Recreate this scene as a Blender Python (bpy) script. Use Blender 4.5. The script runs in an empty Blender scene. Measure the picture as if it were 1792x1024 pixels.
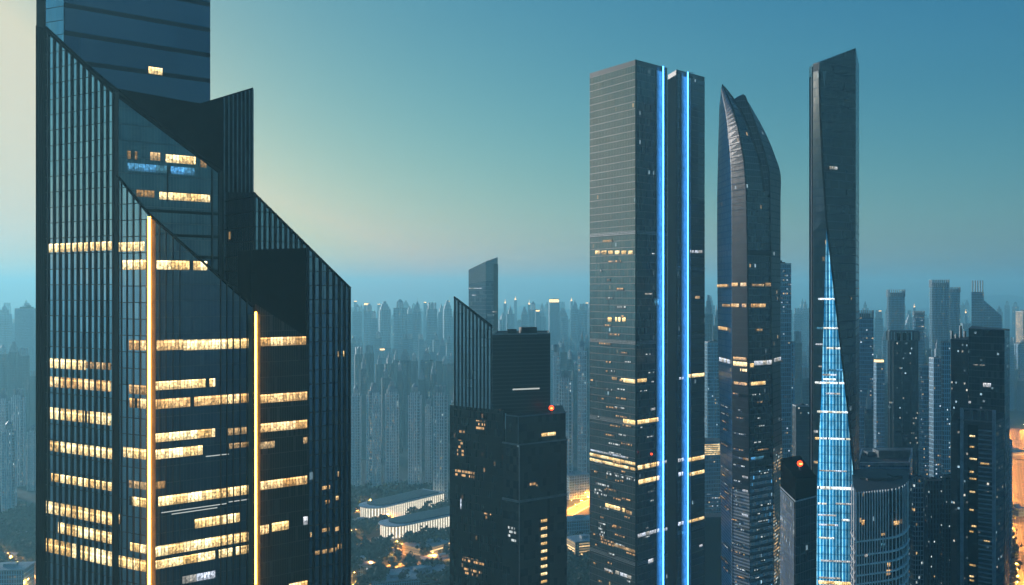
import bpy, math, random
from mathutils import Vector
random.seed(7)
sc = bpy.context.scene
COL = sc.collection
F = 1742.0; H = 250.0
R = math.radians
ES = .27      # lamps and lit rooms relative to the exposure

def W(px, py, d): return Vector(((px-896)/F*d, d, H-(py-512)/F*d))
def G(px, d): return Vector(((px-896)/F*d, d))
def zz(py, d): return H-(py-512)/F*d
def gd(py): return H*F/(py-512)

# ------------------------------------------------------------------ materials
class NT:
    def __init__(s, name):
        s.m = bpy.data.materials.new(name); s.m.use_nodes = True
        s.t = s.m.node_tree; s.t.nodes.clear()
        s.out = s.t.nodes.new('ShaderNodeOutputMaterial')
    def n(s, typ, **kw):
        x = s.t.nodes.new('ShaderNode'+typ)
        for k, v in kw.items(): setattr(x, k, v)
        return x
    def put(s, inp, v):
        if hasattr(v, 'is_output'): s.t.links.new(v, inp)
        elif isinstance(v, (tuple, list)) and len(v) == 3 and inp.type == 'RGBA': inp.default_value = (*v, 1)
        else: inp.default_value = v
    def math(s, op, a, b=0.0, c=None):
        x = s.n('Math', operation=op); s.put(x.inputs[0], a); s.put(x.inputs[1], b)
        if c is not None: s.put(x.inputs[2], c)
        return x.outputs[0]
    def comb(s, x, y, z=0.0):
        c = s.n('CombineXYZ'); s.put(c.inputs[0], x); s.put(c.inputs[1], y); s.put(c.inputs[2], z); return c.outputs[0]
    def white(s, vec):
        w = s.n('TexWhiteNoise', noise_dimensions='3D'); s.put(w.inputs['Vector'], vec); return w
    def noise(s, vec, scale, detail=3.0):
        w = s.n('TexNoise'); s.put(w.inputs['Vector'], vec); w.inputs['Scale'].default_value = scale
        w.inputs['Detail'].default_value = detail; return w
    def mix(s, f, a, b):
        m = s.n('Mix', data_type='RGBA'); s.put(m.inputs[0], f); s.put(m.inputs[6], a); s.put(m.inputs[7], b); return m.outputs[2]
    def ramp(s, f, lo, hi):
        m = s.n('MapRange'); s.put(m.inputs[0], f); m.inputs[1].default_value = lo; m.inputs[2].default_value = hi; return m.outputs[0]
    def fin(s, sh, sample=False):
        s.t.links.new(sh, s.out.inputs['Surface'])
        s.m.cycles.emission_sampling = 'AUTO' if sample else 'NONE'
        return s.m

def plain(name, col, rough=.6, metal=0.0, ior=1.45, var=.25, scale=.3, spec=.5):
    k = NT(name); b = k.n('BsdfPrincipled')
    tc = k.n('TexCoord'); nz = k.noise(tc.outputs['Object'], scale, 5)
    c2 = tuple(c*(1-var) for c in col); c3 = tuple(min(1, c*(1+var)) for c in col)
    k.put(b.inputs['Base Color'], k.mix(k.ramp(nz.outputs['Fac'], .3, .7), c2, c3))
    b.inputs['Roughness'].default_value = rough; b.inputs['Metallic'].default_value = metal; b.inputs['IOR'].default_value = ior; b.inputs['Specular IOR Level'].default_value = spec
    return k.fin(b.outputs[0])

def glow(name, col, strength, sample=False):
    k = NT(name); e = k.n('Emission'); e.inputs[0].default_value = (*col, 1); e.inputs[1].default_value = strength*ES
    return k.fin(e.outputs[0], sample)

WARM = (1.0, .62, .26); COOL = (.55, .85, 1.0); CREAM = (1.0, .78, .48)

def facade(name, glass=(.05, .08, .1), frame=(.1, .12, .13), fh=4.0, mw=1.5, lw=.1, mullw=.08, p=.02, rowp=.0, thr=.55,
           col=WARM, col2=COOL, st=.8, rough=.12, metal=.6, fmetal=.3, win=(.12, .88, .3, .82), wob=.012, spandrel=None, cellw=1.0, dim=0.0, spec=.5):
    """curtain wall: floors, mullions, panes that tilt a little, and a share of lit rooms"""
    k = NT(name)
    uv = k.n('UVMap').outputs[0]; sp = k.n('SeparateXYZ'); k.put(sp.inputs[0], uv)
    u = k.math('DIVIDE', sp.outputs[0], mw); v = k.math('DIVIDE', sp.outputs[1], fh)
    fu = k.math('FRACT', u); fv = k.math('FRACT', v)
    iu = k.math('FLOOR', u); iv = k.math('FLOOR', v)
    rnd = k.n('ObjectInfo').outputs['Random']; r7 = k.math('MULTIPLY', rnd, 77.0)
    line = k.math('MAXIMUM', k.math('LESS_THAN', fv, lw), k.math('LESS_THAN', fu, mullw))
    cell = k.comb(iu, iv, r7)
    wn = k.white(cell)
    # lit rooms: scattered cells + stretches of rows
    cu = k.math('FLOOR', k.math('DIVIDE', iu, cellw))
    w2 = k.white(k.comb(cu, iv, k.math('ADD', r7, 5.0)))
    patch = k.noise(k.comb(k.math('MULTIPLY', cu, .13), k.math('MULTIPLY', iv, .11), r7), 1.0, 2)
    pp = k.math('MULTIPLY', k.math('MULTIPLY', k.ramp(patch.outputs['Fac'], .38, .72), 2.4), p)
    lit = k.math('LESS_THAN', w2.outputs['Value'], pp)
    if rowp > 0:
        rw = k.white(k.comb(0.0, iv, r7)); nz = k.noise(k.comb(k.math('MULTIPLY', iu, .09), k.math('MULTIPLY', iv, 3.7), r7), 1.0, 1)
        row = k.math('MULTIPLY', k.math('LESS_THAN', rw.outputs['Value'], rowp), k.math('GREATER_THAN', nz.outputs['Fac'], thr))
        lit = k.math('MAXIMUM', lit, row)
    x0, x1, y0, y1 = win
    inw = k.math('MULTIPLY', k.math('MULTIPLY', k.math('GREATER_THAN', fu, max(x0, mullw)), k.math('LESS_THAN', fu, x1)),
                 k.math('MULTIPLY', k.math('GREATER_THAN', fv, max(y0, lw)), k.math('LESS_THAN', fv, y1)))
    blind = k.noise(k.comb(k.math('MULTIPLY', sp.outputs[0], 2.5), k.math('MULTIPLY', sp.outputs[1], .8), r7), 1.0, 2)
    est = k.math('MULTIPLY', k.math('MULTIPLY', lit, inw), k.math('MULTIPLY', k.math('ADD', k.math('MULTIPLY', k.math('POWER', wn.outputs['Value'], 2.0), 1.1), .12), k.math('MULTIPLY', blind.outputs['Fac'], 2.0*st)))
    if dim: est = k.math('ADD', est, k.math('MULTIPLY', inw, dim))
    b = k.n('BsdfPrincipled')
    b.inputs['Specular IOR Level'].default_value = spec
    gvar = k.white(k.comb(iu, iv, k.math('ADD', r7, 9.0)))
    big = k.noise(k.comb(k.math('MULTIPLY', sp.outputs[0], .03), k.math('MULTIPLY', sp.outputs[1], .03), r7), 1.0, 4)
    gl = k.mix(k.math('MULTIPLY', gvar.outputs['Value'], big.outputs['Fac']), glass, tuple(c*.55 for c in glass))
    if spandrel: gl = k.mix(inw, spandrel, gl)
    k.put(b.inputs['Base Color'], k.mix(line, gl, frame))
    k.put(b.inputs['Metallic'], k.math('MULTIPLY_ADD', line, fmetal-metal, metal))
    k.put(b.inputs['Roughness'], k.math('ADD', k.math('MULTIPLY', line, .3), k.math('MULTIPLY_ADD', gvar.outputs['Value'], .08, rough)))
    # every pane tilts a little
    geo = k.n('NewGeometry'); va = k.n('VectorMath', operation='SUBTRACT'); k.put(va.inputs[0], wn.outputs['Color']); va.inputs[1].default_value = (.5, .5, .5)
    vs = k.n('VectorMath', operation='SCALE'); k.put(vs.inputs[0], va.outputs[0]); vs.inputs['Scale'].default_value = wob*2
    ad = k.n('VectorMath', operation='ADD'); k.put(ad.inputs[0], geo.outputs['Normal']); k.put(ad.inputs[1], vs.outputs[0])
    nn = k.n('VectorMath', operation='NORMALIZE'); k.put(nn.inputs[0], ad.outputs[0]); k.put(b.inputs['Normal'], nn.outputs[0])
    pick = k.white(k.comb(iv, cu, 3.0))
    k.put(b.inputs['Emission Color'], k.mix(k.math('GREATER_THAN', pick.outputs['Value'], .62), col, col2))
    k.put(b.inputs['Emission Strength'], k.math('MULTIPLY', est, ES))
    return k.fin(b.outputs[0])

def band_mat(name, col=(1.0, .70, .36), st=1.0, mw=.95, gap=.12, cover=.02):
    """a lit office floor: rooms of uneven brightness behind mullions, blinds and a bright ceiling line"""
    k = NT(name); uv = k.n('UVMap').outputs[0]; sp = k.n('SeparateXYZ'); k.put(sp.inputs[0], uv); U, V = sp.outputs[0], sp.outputs[1]
    u = k.math('DIVIDE', U, mw); fu = k.math('FRACT', u); iu = k.math('FLOOR', u)
    rnd = k.math('MULTIPLY', k.n('ObjectInfo').outputs['Random'], 50.0)
    w = k.white(k.comb(iu, rnd)); room = k.white(k.comb(k.math('FLOOR', k.math('DIVIDE', iu, 4.0)), rnd, 3.0)); bl = k.white(k.comb(iu, rnd, 8.0))
    nz = k.noise(k.comb(k.math('MULTIPLY', U, 2.6), k.math('MULTIPLY', V, 1.6), rnd), 1.0, 6)
    desk = k.white(k.comb(k.math('FLOOR', k.math('MULTIPLY', U, 2.2)), rnd, 5.0))
    mul = k.math('MULTIPLY', k.math('GREATER_THAN', fu, gap), k.math('GREATER_THAN', w.outputs['Value'], cover))
    s = k.math('MULTIPLY', k.math('MULTIPLY_ADD', room.outputs['Value'], .65, .5), k.math('MULTIPLY_ADD', k.ramp(nz.outputs['Fac'], .3, .72), .9, .2))
    s = k.math('MULTIPLY', s, k.math('MULTIPLY_ADD', w.outputs['Value'], .3, .75))
    ceil = k.math('MULTIPLY', k.math('GREATER_THAN', V, 1.9), k.math('LESS_THAN', V, 2.35))
    s = k.math('ADD', s, k.math('MULTIPLY', ceil, .45))
    low = k.math('MULTIPLY', k.math('LESS_THAN', V, k.math('MULTIPLY_ADD', desk.outputs['Value'], 1.1, .2)), .55)
    s = k.math('MULTIPLY', s, k.math('SUBTRACT', 1.0, low))
    blind = k.math('MULTIPLY', k.math('GREATER_THAN', V, k.math('MULTIPLY_ADD', bl.outputs['Value'], 5.0, .6)), .5)
    s = k.math('MULTIPLY', k.math('MULTIPLY', s, mul), k.math('SUBTRACT', 1.0, blind))
    b = k.n('BsdfPrincipled'); b.inputs['Base Color'].default_value = (.03, .035, .04, 1); b.inputs['Roughness'].default_value = .2
    k.put(b.inputs['Emission Color'], k.mix(room.outputs['Value'], tuple(c*f for c, f in zip(col, (1, .84, .62))), tuple(c*f for c, f in zip(col, (1, 1.08, 1.25)))))
    k.put(b.inputs['Emission Strength'], k.math('MULTIPLY', s, st*1.6*ES))
    return k.fin(b.outputs[0])

M = {}
M['black'] = plain('black_cladding', (.006, .007, .008), .6, spec=0.0)
M['reflector'] = plain('added_pale_reflector', (.26, .3, .34), .7)
M['bronze'] = plain('added_bronze_reflector', (.10, .085, .06), .6)
M['fin'] = plain('dark_fin_metal', (.012, .016, .02), .45, .3)
M['roof'] = plain('roof_gravel', (.05, .06, .065), .9)
M['roofdark'] = plain('dark_roof', (.018, .02, .023), .6)
M['trim'] = plain('pale_trim', (.3, .36, .4), .5, .2)
M['rib'] = plain('white_tiled_rib', (.86, .93, .94), .6)
M['steel'] = plain('steel', (.15, .18, .2), .4, .6)
M['white'] = plain('white_concrete', (.55, .6, .62), .6)
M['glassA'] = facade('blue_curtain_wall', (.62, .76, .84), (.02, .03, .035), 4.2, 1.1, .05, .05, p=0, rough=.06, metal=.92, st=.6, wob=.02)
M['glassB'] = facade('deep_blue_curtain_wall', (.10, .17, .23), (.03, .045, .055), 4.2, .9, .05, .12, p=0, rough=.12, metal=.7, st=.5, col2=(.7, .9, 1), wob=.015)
M['glassC'] = facade('brown_curtain_wall', (.035, .033, .03), (.07, .065, .055), 4.2, .7, .04, .16, p=0, rough=.2, metal=.3, st=.5)
M['glassD'] = facade('finned_side_wall', (.26, .38, .48), (.02, .025, .03), 4.2, 1.6, .06, .1, p=.008, rough=.12, metal=.85, st=.5)
M['glassG'] = facade('rear_navy_wall', (.065, .115, .19), (.01, .016, .02), 8.4, 30, .17, .0, p=0, rough=.22, metal=.75, wob=.01)
M['band'] = band_mat('lit_office_floor', (1.0, .70, .30), st=2.3)
M['banddim'] = band_mat('dim_office_floor', (1.0, .62, .26), st=.8)
M['bandbrown'] = band_mat('amber_office_floor', (1.0, .62, .25), st=1.6)
M['bandwhite'] = band_mat('white_office_floor', (.85, .9, .95), st=1.1)
M['bandblue'] = band_mat('blue_office_floor', (.12, .45, .8), st=.9)
def speck_mat(name, col, st, p):
    k = NT(name); uv = k.n('UVMap').outputs[0]; sp = k.n('SeparateXYZ'); k.put(sp.inputs[0], uv); rnd = k.math('MULTIPLY', k.n('ObjectInfo').outputs['Random'], 50.0)
    u = k.math('DIVIDE', sp.outputs[0], .75); v = k.math('DIVIDE', sp.outputs[1], 1.85); w = k.white(k.comb(k.math('FLOOR', u), k.math('FLOOR', v), rnd))
    on = k.math('MULTIPLY', k.math('LESS_THAN', w.outputs['Value'], p), k.math('MULTIPLY', k.math('GREATER_THAN', k.math('FRACT', u), .25), k.math('GREATER_THAN', k.math('FRACT', v), .4)))
    b = k.n('BsdfPrincipled'); b.inputs['Base Color'].default_value = (.02, .022, .024, 1); b.inputs['Roughness'].default_value = .3
    k.put(b.inputs['Emission Color'], col); k.put(b.inputs['Emission Strength'], k.math('MULTIPLY', k.math('MULTIPLY', on, k.math('MULTIPLY_ADD', w.outputs['Value'], 2.0/p*.5, .3)), st*ES)); return k.fin(b.outputs[0])
M['speck'] = speck_mat('scattered_amber_rooms', (1, .55, .22), 1.0, .55)
M['speckw'] = speck_mat('scattered_pale_rooms', (.85, .92, .9), 1.1, .45)
M['streak'] = glow('ceiling_light_line', (.85, .9, .85), .6)
M['strip'] = glow('amber_light_strip', (1.0, .38, .034), 27.0, True)
M['bluestrip'] = glow('blue_light_strip', (.05, .36, 1.0), 14.0, True)
M['red'] = glow('red_beacon_glow', (1.0, .05, .01), 4.0, True)
M['redcore'] = glow('beacon_core', (1.0, .35, .08), 6.0)
M['amber'] = glow('amber_lamp_glow', (1.0, .48, .12), 4.5)
M['sodium'] = glow('sodium_lamp', (1.0, .34, .05), 6500.0, True)
M['warmwin'] = glow('warm_crown_light', (1.0, .62, .25), 3.2)

# ------------------------------------------------------------------ mesh helpers
def link(o): COL.objects.link(o); return o
def thing(name, label, cat, loc, group=None):
    o = bpy.data.objects.new(name, None); link(o); o.location = loc; o.empty_display_size = 5
    o['label'] = label; o['category'] = cat
    if group: o['group'] = group
    return o
def mesh(name, verts, faces, mat, parent=None, uvs=None, off=None, smooth=False, mats=None, fm=None):
    base = Vector((0, 0, 0))
    p = parent
    while p is not None: base += p.location; p = p.parent
    org = Vector(off) if off else Vector((0, 0, 0))
    me = bpy.data.meshes.new(name)
    me.from_pydata([tuple(Vector(v)-base-org) for v in verts], [], faces)
    uvl = me.uv_layers.new(name='UVMap')
    if uvs:
        i = 0
        for f in uvs:
            for c in f: uvl.data[i].uv = c; i += 1
    if mats:
        for m in mats: me.materials.append(m)
        for i, f in enumerate(me.polygons): f.material_index = fm[i]
    else: me.materials.append(mat)
    if smooth:
        for f in me.polygons: f.use_smooth = True
    me.update()
    o = bpy.data.objects.new(name, me); link(o)
    if parent: o.parent = parent
    if off: o.location = org
    return o
class MB:
    def __init__(s): s.v = []; s.f = []; s.uv = []; s.fm = []
    def quad(s, a, b, c, d, uv=None, m=0):
        i = len(s.v); s.v += [a, b, c, d]; s.f.append((i, i+1, i+2, i+3)); s.fm.append(m)
        s.uv.append(uv or ((0, 0), ((Vector(b)-Vector(a)).length, 0), ((Vector(b)-Vector(a)).length, (Vector(c)-Vector(b)).length), (0, (Vector(c)-Vector(b)).length)))
    def poly(s, pts, m=0):
        i = len(s.v); s.v += [tuple(p) for p in pts]; s.f.append(tuple(range(i, i+len(pts)))); s.fm.append(m); s.uv.append([(p[0], p[1]) for p in pts])
    def prism(s, pts, z0, z1, cap=True, u0=0.0, m=0, mt=None, bottom=False):
        n = len(pts); z0 = z0 if isinstance(z0, (list, tuple)) else [z0]*n; z1 = z1 if isinstance(z1, (list, tuple)) else [z1]*n
        if sum(pts[i][0]*pts[(i+1) % n][1]-pts[(i+1) % n][0]*pts[i][1] for i in range(n)) < 0:
            pts = pts[::-1]; z0 = z0[::-1]; z1 = z1[::-1]
        u = u0
        for i in range(n):
            j = (i+1) % n; L = math.hypot(pts[j][0]-pts[i][0], pts[j][1]-pts[i][1])
            s.quad((*pts[i][:2], z0[i]), (*pts[j][:2], z0[j]), (*pts[j][:2], z1[j]), (*pts[i][:2], z1[i]), ((u, z0[i]), (u+L, z0[j]), (u+L, z1[j]), (u, z1[i])), m); u += L
        if cap: s.poly([(*pts[i][:2], z1[i]) for i in range(n)], m if mt is None else mt)
        if bottom: s.poly([(*pts[i][:2], z0[i]) for i in range(n)][::-1], m if mt is None else mt)
    def box(s, cx, cy, z0, z1, w, d, a=0.0, m=0, mt=None, bottom=False):
        c, n = math.cos(a), math.sin(a)
        pts = [(cx+x*c-y*n, cy+x*n+y*c) for x, y in ((-w/2, -d/2), (w/2, -d/2), (w/2, d/2), (-w/2, d/2))]
        s.prism(pts, z0, z1, m=m, mt=mt, bottom=bottom)
    def tube(s, a, b, r, n=6, r2=None, m=0):
        a = Vector(a); b = Vector(b); d = (b-a).normalized(); x = d.orthogonal().normalized(); y = d.cross(x); r2 = r if r2 is None else r2
        ra = [a+(x*math.cos(2*math.pi*i/n)+y*math.sin(2*math.pi*i/n))*r for i in range(n)]
        rb = [b+(x*math.cos(2*math.pi*i/n)+y*math.sin(2*math.pi*i/n))*r2 for i in range(n)]
        for i in range(n): s.quad(ra[i], ra[(i+1) % n], rb[(i+1) % n], rb[i], m=m)
        s.poly(ra[::-1], m); s.poly(rb, m)
    def ball(s, c, r, m=0, n=8):
        c = Vector(c); P = lambda i, j: c+Vector((math.cos(2*math.pi*j/n)*math.sin(math.pi*i/(n//2)), math.sin(2*math.pi*j/n)*math.sin(math.pi*i/(n//2)), math.cos(math.pi*i/(n//2))))*r
        for i in range(n//2):
            for j in range(n): s.quad(P(i+1, j), P(i+1, j+1), P(i, j+1), P(i, j), m=m)
    def build(s, name, mat, parent=None, **kw):
        if isinstance(mat, list): return mesh(name, s.v, s.f, None, parent, s.uv, mats=mat, fm=s.fm, **kw)
        return mesh(name, s.v, s.f, mat, parent, s.uv, **kw)

class Plane:
    """a vertical wall between two plumb edges; at(px) gives the point of it seen at that picture column"""
    def __init__(s, px0, d0, px1, d1): s.a = (px0, 1/d0); s.b = (px1, 1/d1)
    def d(s, px): t = (px-s.a[0])/(s.b[0]-s.a[0]); return 1/(s.a[1]+t*(s.b[1]-s.a[1]))
    def p(s, px): return G(px, s.d(px))
    def nrm(s):
        v = s.p(s.b[0])-s.p(s.a[0]); n = Vector((v.y, -v.x)).normalized()
        m_ = s.p((s.a[0]+s.b[0])/2)
        return n if n.dot(m_) < 0 else -n
    def z(s, px, py): return zz(py, s.d(px))
def lit(pl, px0, px1, z0, z1, mat, parent, out=.06, name='lit_window', thick=.04):
    a = pl.p(px0)+pl.nrm()*out; b = pl.p(px1)+pl.nrm()*out; L = (b-a).length
    a2 = a-pl.nrm()*thick; b2 = b-pl.nrm()*thick
    m = MB(); m.quad((*a, z0), (*b, z0), (*b, z1), (*a, z1), ((0, 0), (L, 0), (L, z1-z0), (0, z1-z0)))
    m.quad((*a, z1), (*b, z1), (*b2, z1), (*a2, z1), ((0, 0),)*4); m.quad((*a2, z0), (*b2, z0), (*b, z0), (*a, z0), ((0, 0),)*4)
    return m.build(name, mat, parent)
def fins(pl, pxs, ztop, z0, depth, w, parent, mat=None, name='fin'):
    n = pl.nrm(); t = Vector((-n.y, n.x))
    for i, px in enumerate(pxs):
        c = pl.p(px); a = c-t*w/2; b = c+t*w/2; zt = ztop(px)
        m = MB(); m.prism([tuple(a), tuple(b), tuple(b+n*depth), tuple(a+n*depth)], z0, zt)
        m.build(name, mat or M['fin'], parent)

def lerp(tab, x):
    for (a, ya), (b, yb) in zip(tab, tab[1:]):
        if x <= b: return ya+(yb-ya)*(x-a)/(b-a) if x >= a else ya
    return tab[-1][1]

# ================================================================== the nearest tower (left)
NT0 = thing('office_tower', 'nearest huge glass office tower with stepped slanted roofs and two amber vertical light strips', 'skyscraper', (-85, 290, 0))
dirB = Vector((21.1, 17.5)); back = Vector((-17.5, 21.1)).normalized()
def vol(pts, ztops, mat, name='glass_wall', roof='black', z0=0):
    m = MB(); m.prism([tuple(p) for p in pts], z0, ztops, cap=True, m=0, mt=1)
    return m.build(name, [mat, M[roof]], NT0)
A = Plane(80, 272, 200, 256.5); A0 = Plane(65, 289, 80, 272)
E = Plane(200, 256.5, 385, 274.7)
A2 = Plane(205, 256, 263, 250); B = Plane(263, 250, 442, 267.5)
C = Plane(447, 269.4, 540, 279.6); D = Plane(443, 284, 613, 304)
# v1: finned left face + set-back right face, roof cut on the slant
diag1 = [(65, 45), (80, 52), (200, 163), (385, 302)]
ptsv1 = [A0.p(65), A.p(80), A.p(200), E.p(385)]
z1 = [A0.z(65, 48), A.z(80, 52), A.z(200, 163), E.z(385, 302)]
bk = E.p(385)+back*22; bk0 = A0.p(65)+Vector((8, 30))
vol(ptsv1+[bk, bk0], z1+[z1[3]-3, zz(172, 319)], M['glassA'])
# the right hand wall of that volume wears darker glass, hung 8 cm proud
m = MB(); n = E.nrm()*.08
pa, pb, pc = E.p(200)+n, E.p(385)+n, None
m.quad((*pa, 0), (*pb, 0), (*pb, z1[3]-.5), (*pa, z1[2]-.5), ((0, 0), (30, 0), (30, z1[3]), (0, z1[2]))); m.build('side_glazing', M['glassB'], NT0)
fins(A, [85+10.35*i for i in range(11)]+[199], lambda px: A.z(px, lerp(diag1, px))+.6, 0, .38, .5, NT0)
fins(A, [204], lambda px: A.z(200, 163), 0, .2, 1.9, NT0, name='corner_pier')
fins(A0, [66, 69.5, 73, 76.5, 80], lambda px: A0.z(px, lerp(diag1, px)), 0, .5, .5, NT0, mat=M['black'])
lit(A0, 65, 80, 0, A0.z(72, 52), M['black'], NT0, out=.1, name='side_cladding', thick=.05)
lit(Plane(65, 318, 80, 303), 65, 80.5, 180, 388, M['black'], NT0, out=.25, name='side_cladding', thick=.2)
# coping along the slanted edge
m = MB(); m.tube((*A.p(80), A.z(80, 50)), (*A.p(200), A.z(200, 161)), .7, 6); m.tube((*E.p(200), A.z(200, 161)), (*E.p(385), E.z(385, 300)), .8, 6); m.build('roof_edge', M['black'], NT0)
fins(E, [293], lambda px: E.z(px, 300), E.z(293, 352), .3, .35, NT0, name='mullion')
fins(E, [371], lambda px: E.z(px, 298), 0, .35, .5, NT0, name='mullion')
fins(E, [384.5], lambda px: E.z(px, 300), 0, .5, 1.0, NT0, name='mullion')
for y in (366, 408, 446, 470): lit(E, 200, 385, E.z(265, y+5), E.z(265, y), M['black'], NT0, out=.3, name='floor_ledge', thick=.25)
# v2: the front volume carrying the first light strip
z2 = [A2.z(205, 307), B.z(263, 377), B.z(442, 536)]
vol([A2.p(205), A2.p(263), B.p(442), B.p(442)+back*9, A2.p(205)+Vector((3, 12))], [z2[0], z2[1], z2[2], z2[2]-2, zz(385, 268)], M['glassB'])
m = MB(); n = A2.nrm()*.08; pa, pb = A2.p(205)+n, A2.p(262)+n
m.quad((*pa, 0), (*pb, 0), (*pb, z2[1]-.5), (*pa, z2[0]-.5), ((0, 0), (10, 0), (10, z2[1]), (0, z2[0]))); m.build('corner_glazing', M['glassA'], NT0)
diag2 = [(205, 307), (263, 377), (442, 536)]
fins(A2, [206, 213, 223, 234, 246], lambda px: A2.z(px, lerp(diag2, px))+.3, 0, .3, .3, NT0)
fins(B, [280, 291, 303, 315], lambda px: B.z(px, lerp(diag2, px)), 0, .12, .25, NT0)
fins(B, [386, 397, 408, 420, 432], lambda px: B.z(px, lerp(diag2, px)), 0, .35, .3, NT0)
m = MB(); m.tube((*A2.p(205), z2[0]), (*A2.p(263), z2[1]), .35, 6); m.tube((*B.p(263), z2[1]), (*B.p(442), z2[2]), .4, 6); m.build('roof_edge', M['black'], NT0)
# v3: brown volume with the second strip, its roof screen a black slanted blade
z3 = C.z(447, 436)
m = MB(); cp = [C.p(447), C.p(540), C.p(540)+back*9, C.p(447)+back*9]
m.prism([tuple(p) for p in cp], 0, [C.z(447, 532), C.z(540, 592), C.z(540, 592)+2, C.z(447, 532)+2], mt=1); m.build('glass_wall', [M['glassC'], M['black']], NT0)
m = MB(); q = C.nrm()*-.5
cq = [C.p(441)+q, C.p(537)+q, C.p(537)+back*9, C.p(441)+back*9]
m.prism([tuple(p) for p in cq], C.z(490, 700), [C.z(441, 437), C.z(537, 434), C.z(537, 434), C.z(441, 437)]); m.build('roof_screen', M['black'], NT0)
# D: finned slab on the right with the long slanted roof
bD = back*24
vol([D.p(443), D.p(613), D.p(613)+bD, D.p(443)+bD], [D.z(443, 337), D.z(613, 505), D.z(613, 505)+2, D.z(443, 337)+2], M['glassD'])
diagD = [(443, 337), (613, 505)]
fins(D, [445+9.2*i for i in range(10)]+[538, 549, 561, 573, 584, 594, 603, 611.5], lambda px: D.z(px, lerp(diagD, px))+.3, 0, .45, .55, NT0)
m = MB(); m.tube((*D.p(443), D.z(443, 337)), (*D.p(613), D.z(613, 504.5)), .4, 6); m.build('roof_edge', M['black'], NT0)
# W: black blade behind, G: tall navy rear slab
Wp = Plane(190, 283, 443, 303.5)
m = MB(); pw = [Wp.p(190), Wp.p(350), Wp.p(443)]; bw = back*7
m.prism([tuple(p) for p in pw+[Wp.p(443)+bw, Wp.p(350)+bw, Wp.p(190)+bw]], 0, [Wp.z(190, 152), Wp.z(350, 181), Wp.z(443, 153), Wp.z(443, 153), Wp.z(350, 181), Wp.z(190, 152)]); m.build('roof_screen', M['black'], NT0)
fins(Wp, [392, 400, 407.5, 415, 422, 429, 436, 442], lambda px: Wp.z(px, lerp([(350, 181), (443, 153)], px))-.5, 100, .5, .4, NT0, mat=M['steel'])
Gp = Plane(113, 300, 368, 329)
gl = G(65, 318)
ptg = [gl, G(80, 303), Gp.p(113), Gp.p(368), Gp.p(368)+back*26, gl+Vector((6, 34))]
vol(ptg, 388, M['glassG'])
n = Gp.nrm()
m = MB(); a_, b_ = G(81, 302.5), G(112, 299.4); m.prism([tuple(a_), tuple(b_), tuple(b_+Vector((0, -.3))), tuple(a_+Vector((0, -.3)))], 200, 387); m.build('corner_glazing', M['glassA'], NT0)
lit(Gp, 259, 284, Gp.z(270, 130), Gp.z(270, 118), M['band'], NT0, out=.1)
m = MB(); m.prism([tuple(p*.998) for p in ptg[:4]]+[tuple(ptg[4]), tuple(ptg[5])], 388, 390); m.build('parapet', M['fin'], NT0)
# strips
def strip(pos, n, z0, z1, w, dep, mat, parent, name='light_strip'):
    t = Vector((-n.y, n.x)); m = MB()
    m.prism([tuple(pos-t*w/2), tuple(pos+t*w/2), tuple(pos+t*w/2+n*dep), tuple(pos-t*w/2+n*dep)], z0, z1, bottom=True)
    return m.build(name, mat, parent)
nb = (A2.nrm()+B.nrm()).normalized()
strip(B.p(263)+nb*.8, nb, 0, B.z(263, 380), .62, .3, M['strip'], NT0)
strip(C.p(445)+C.nrm()*.8, C.nrm(), 0, C.z(445, 546), .48, .25, M['strip'], NT0)
for PP, a, b, zt_ in ((A2, 256.5, 262.5, B.z(263, 384)), (B, 263.5, 272, B.z(263, 384)), (C, 447.5, 455, C.z(445, 550)), (B, 434, 441.5, B.z(442, 550))):
    lit(PP, a, b, 0, zt_, M['bronze'], NT0, out=.17, name='added_halo_panel', thick=.1)  # panels added beside the amber strips to catch their light as a halo
m = MB()
for zb in range(4, 290, 12):
    if zb < B.z(263, 380): m.tube((*B.p(263), zb), (*(B.p(263)+nb*1.0), zb), .12, 4)
m.build('strip_bracket', M['steel'], NT0)
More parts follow.
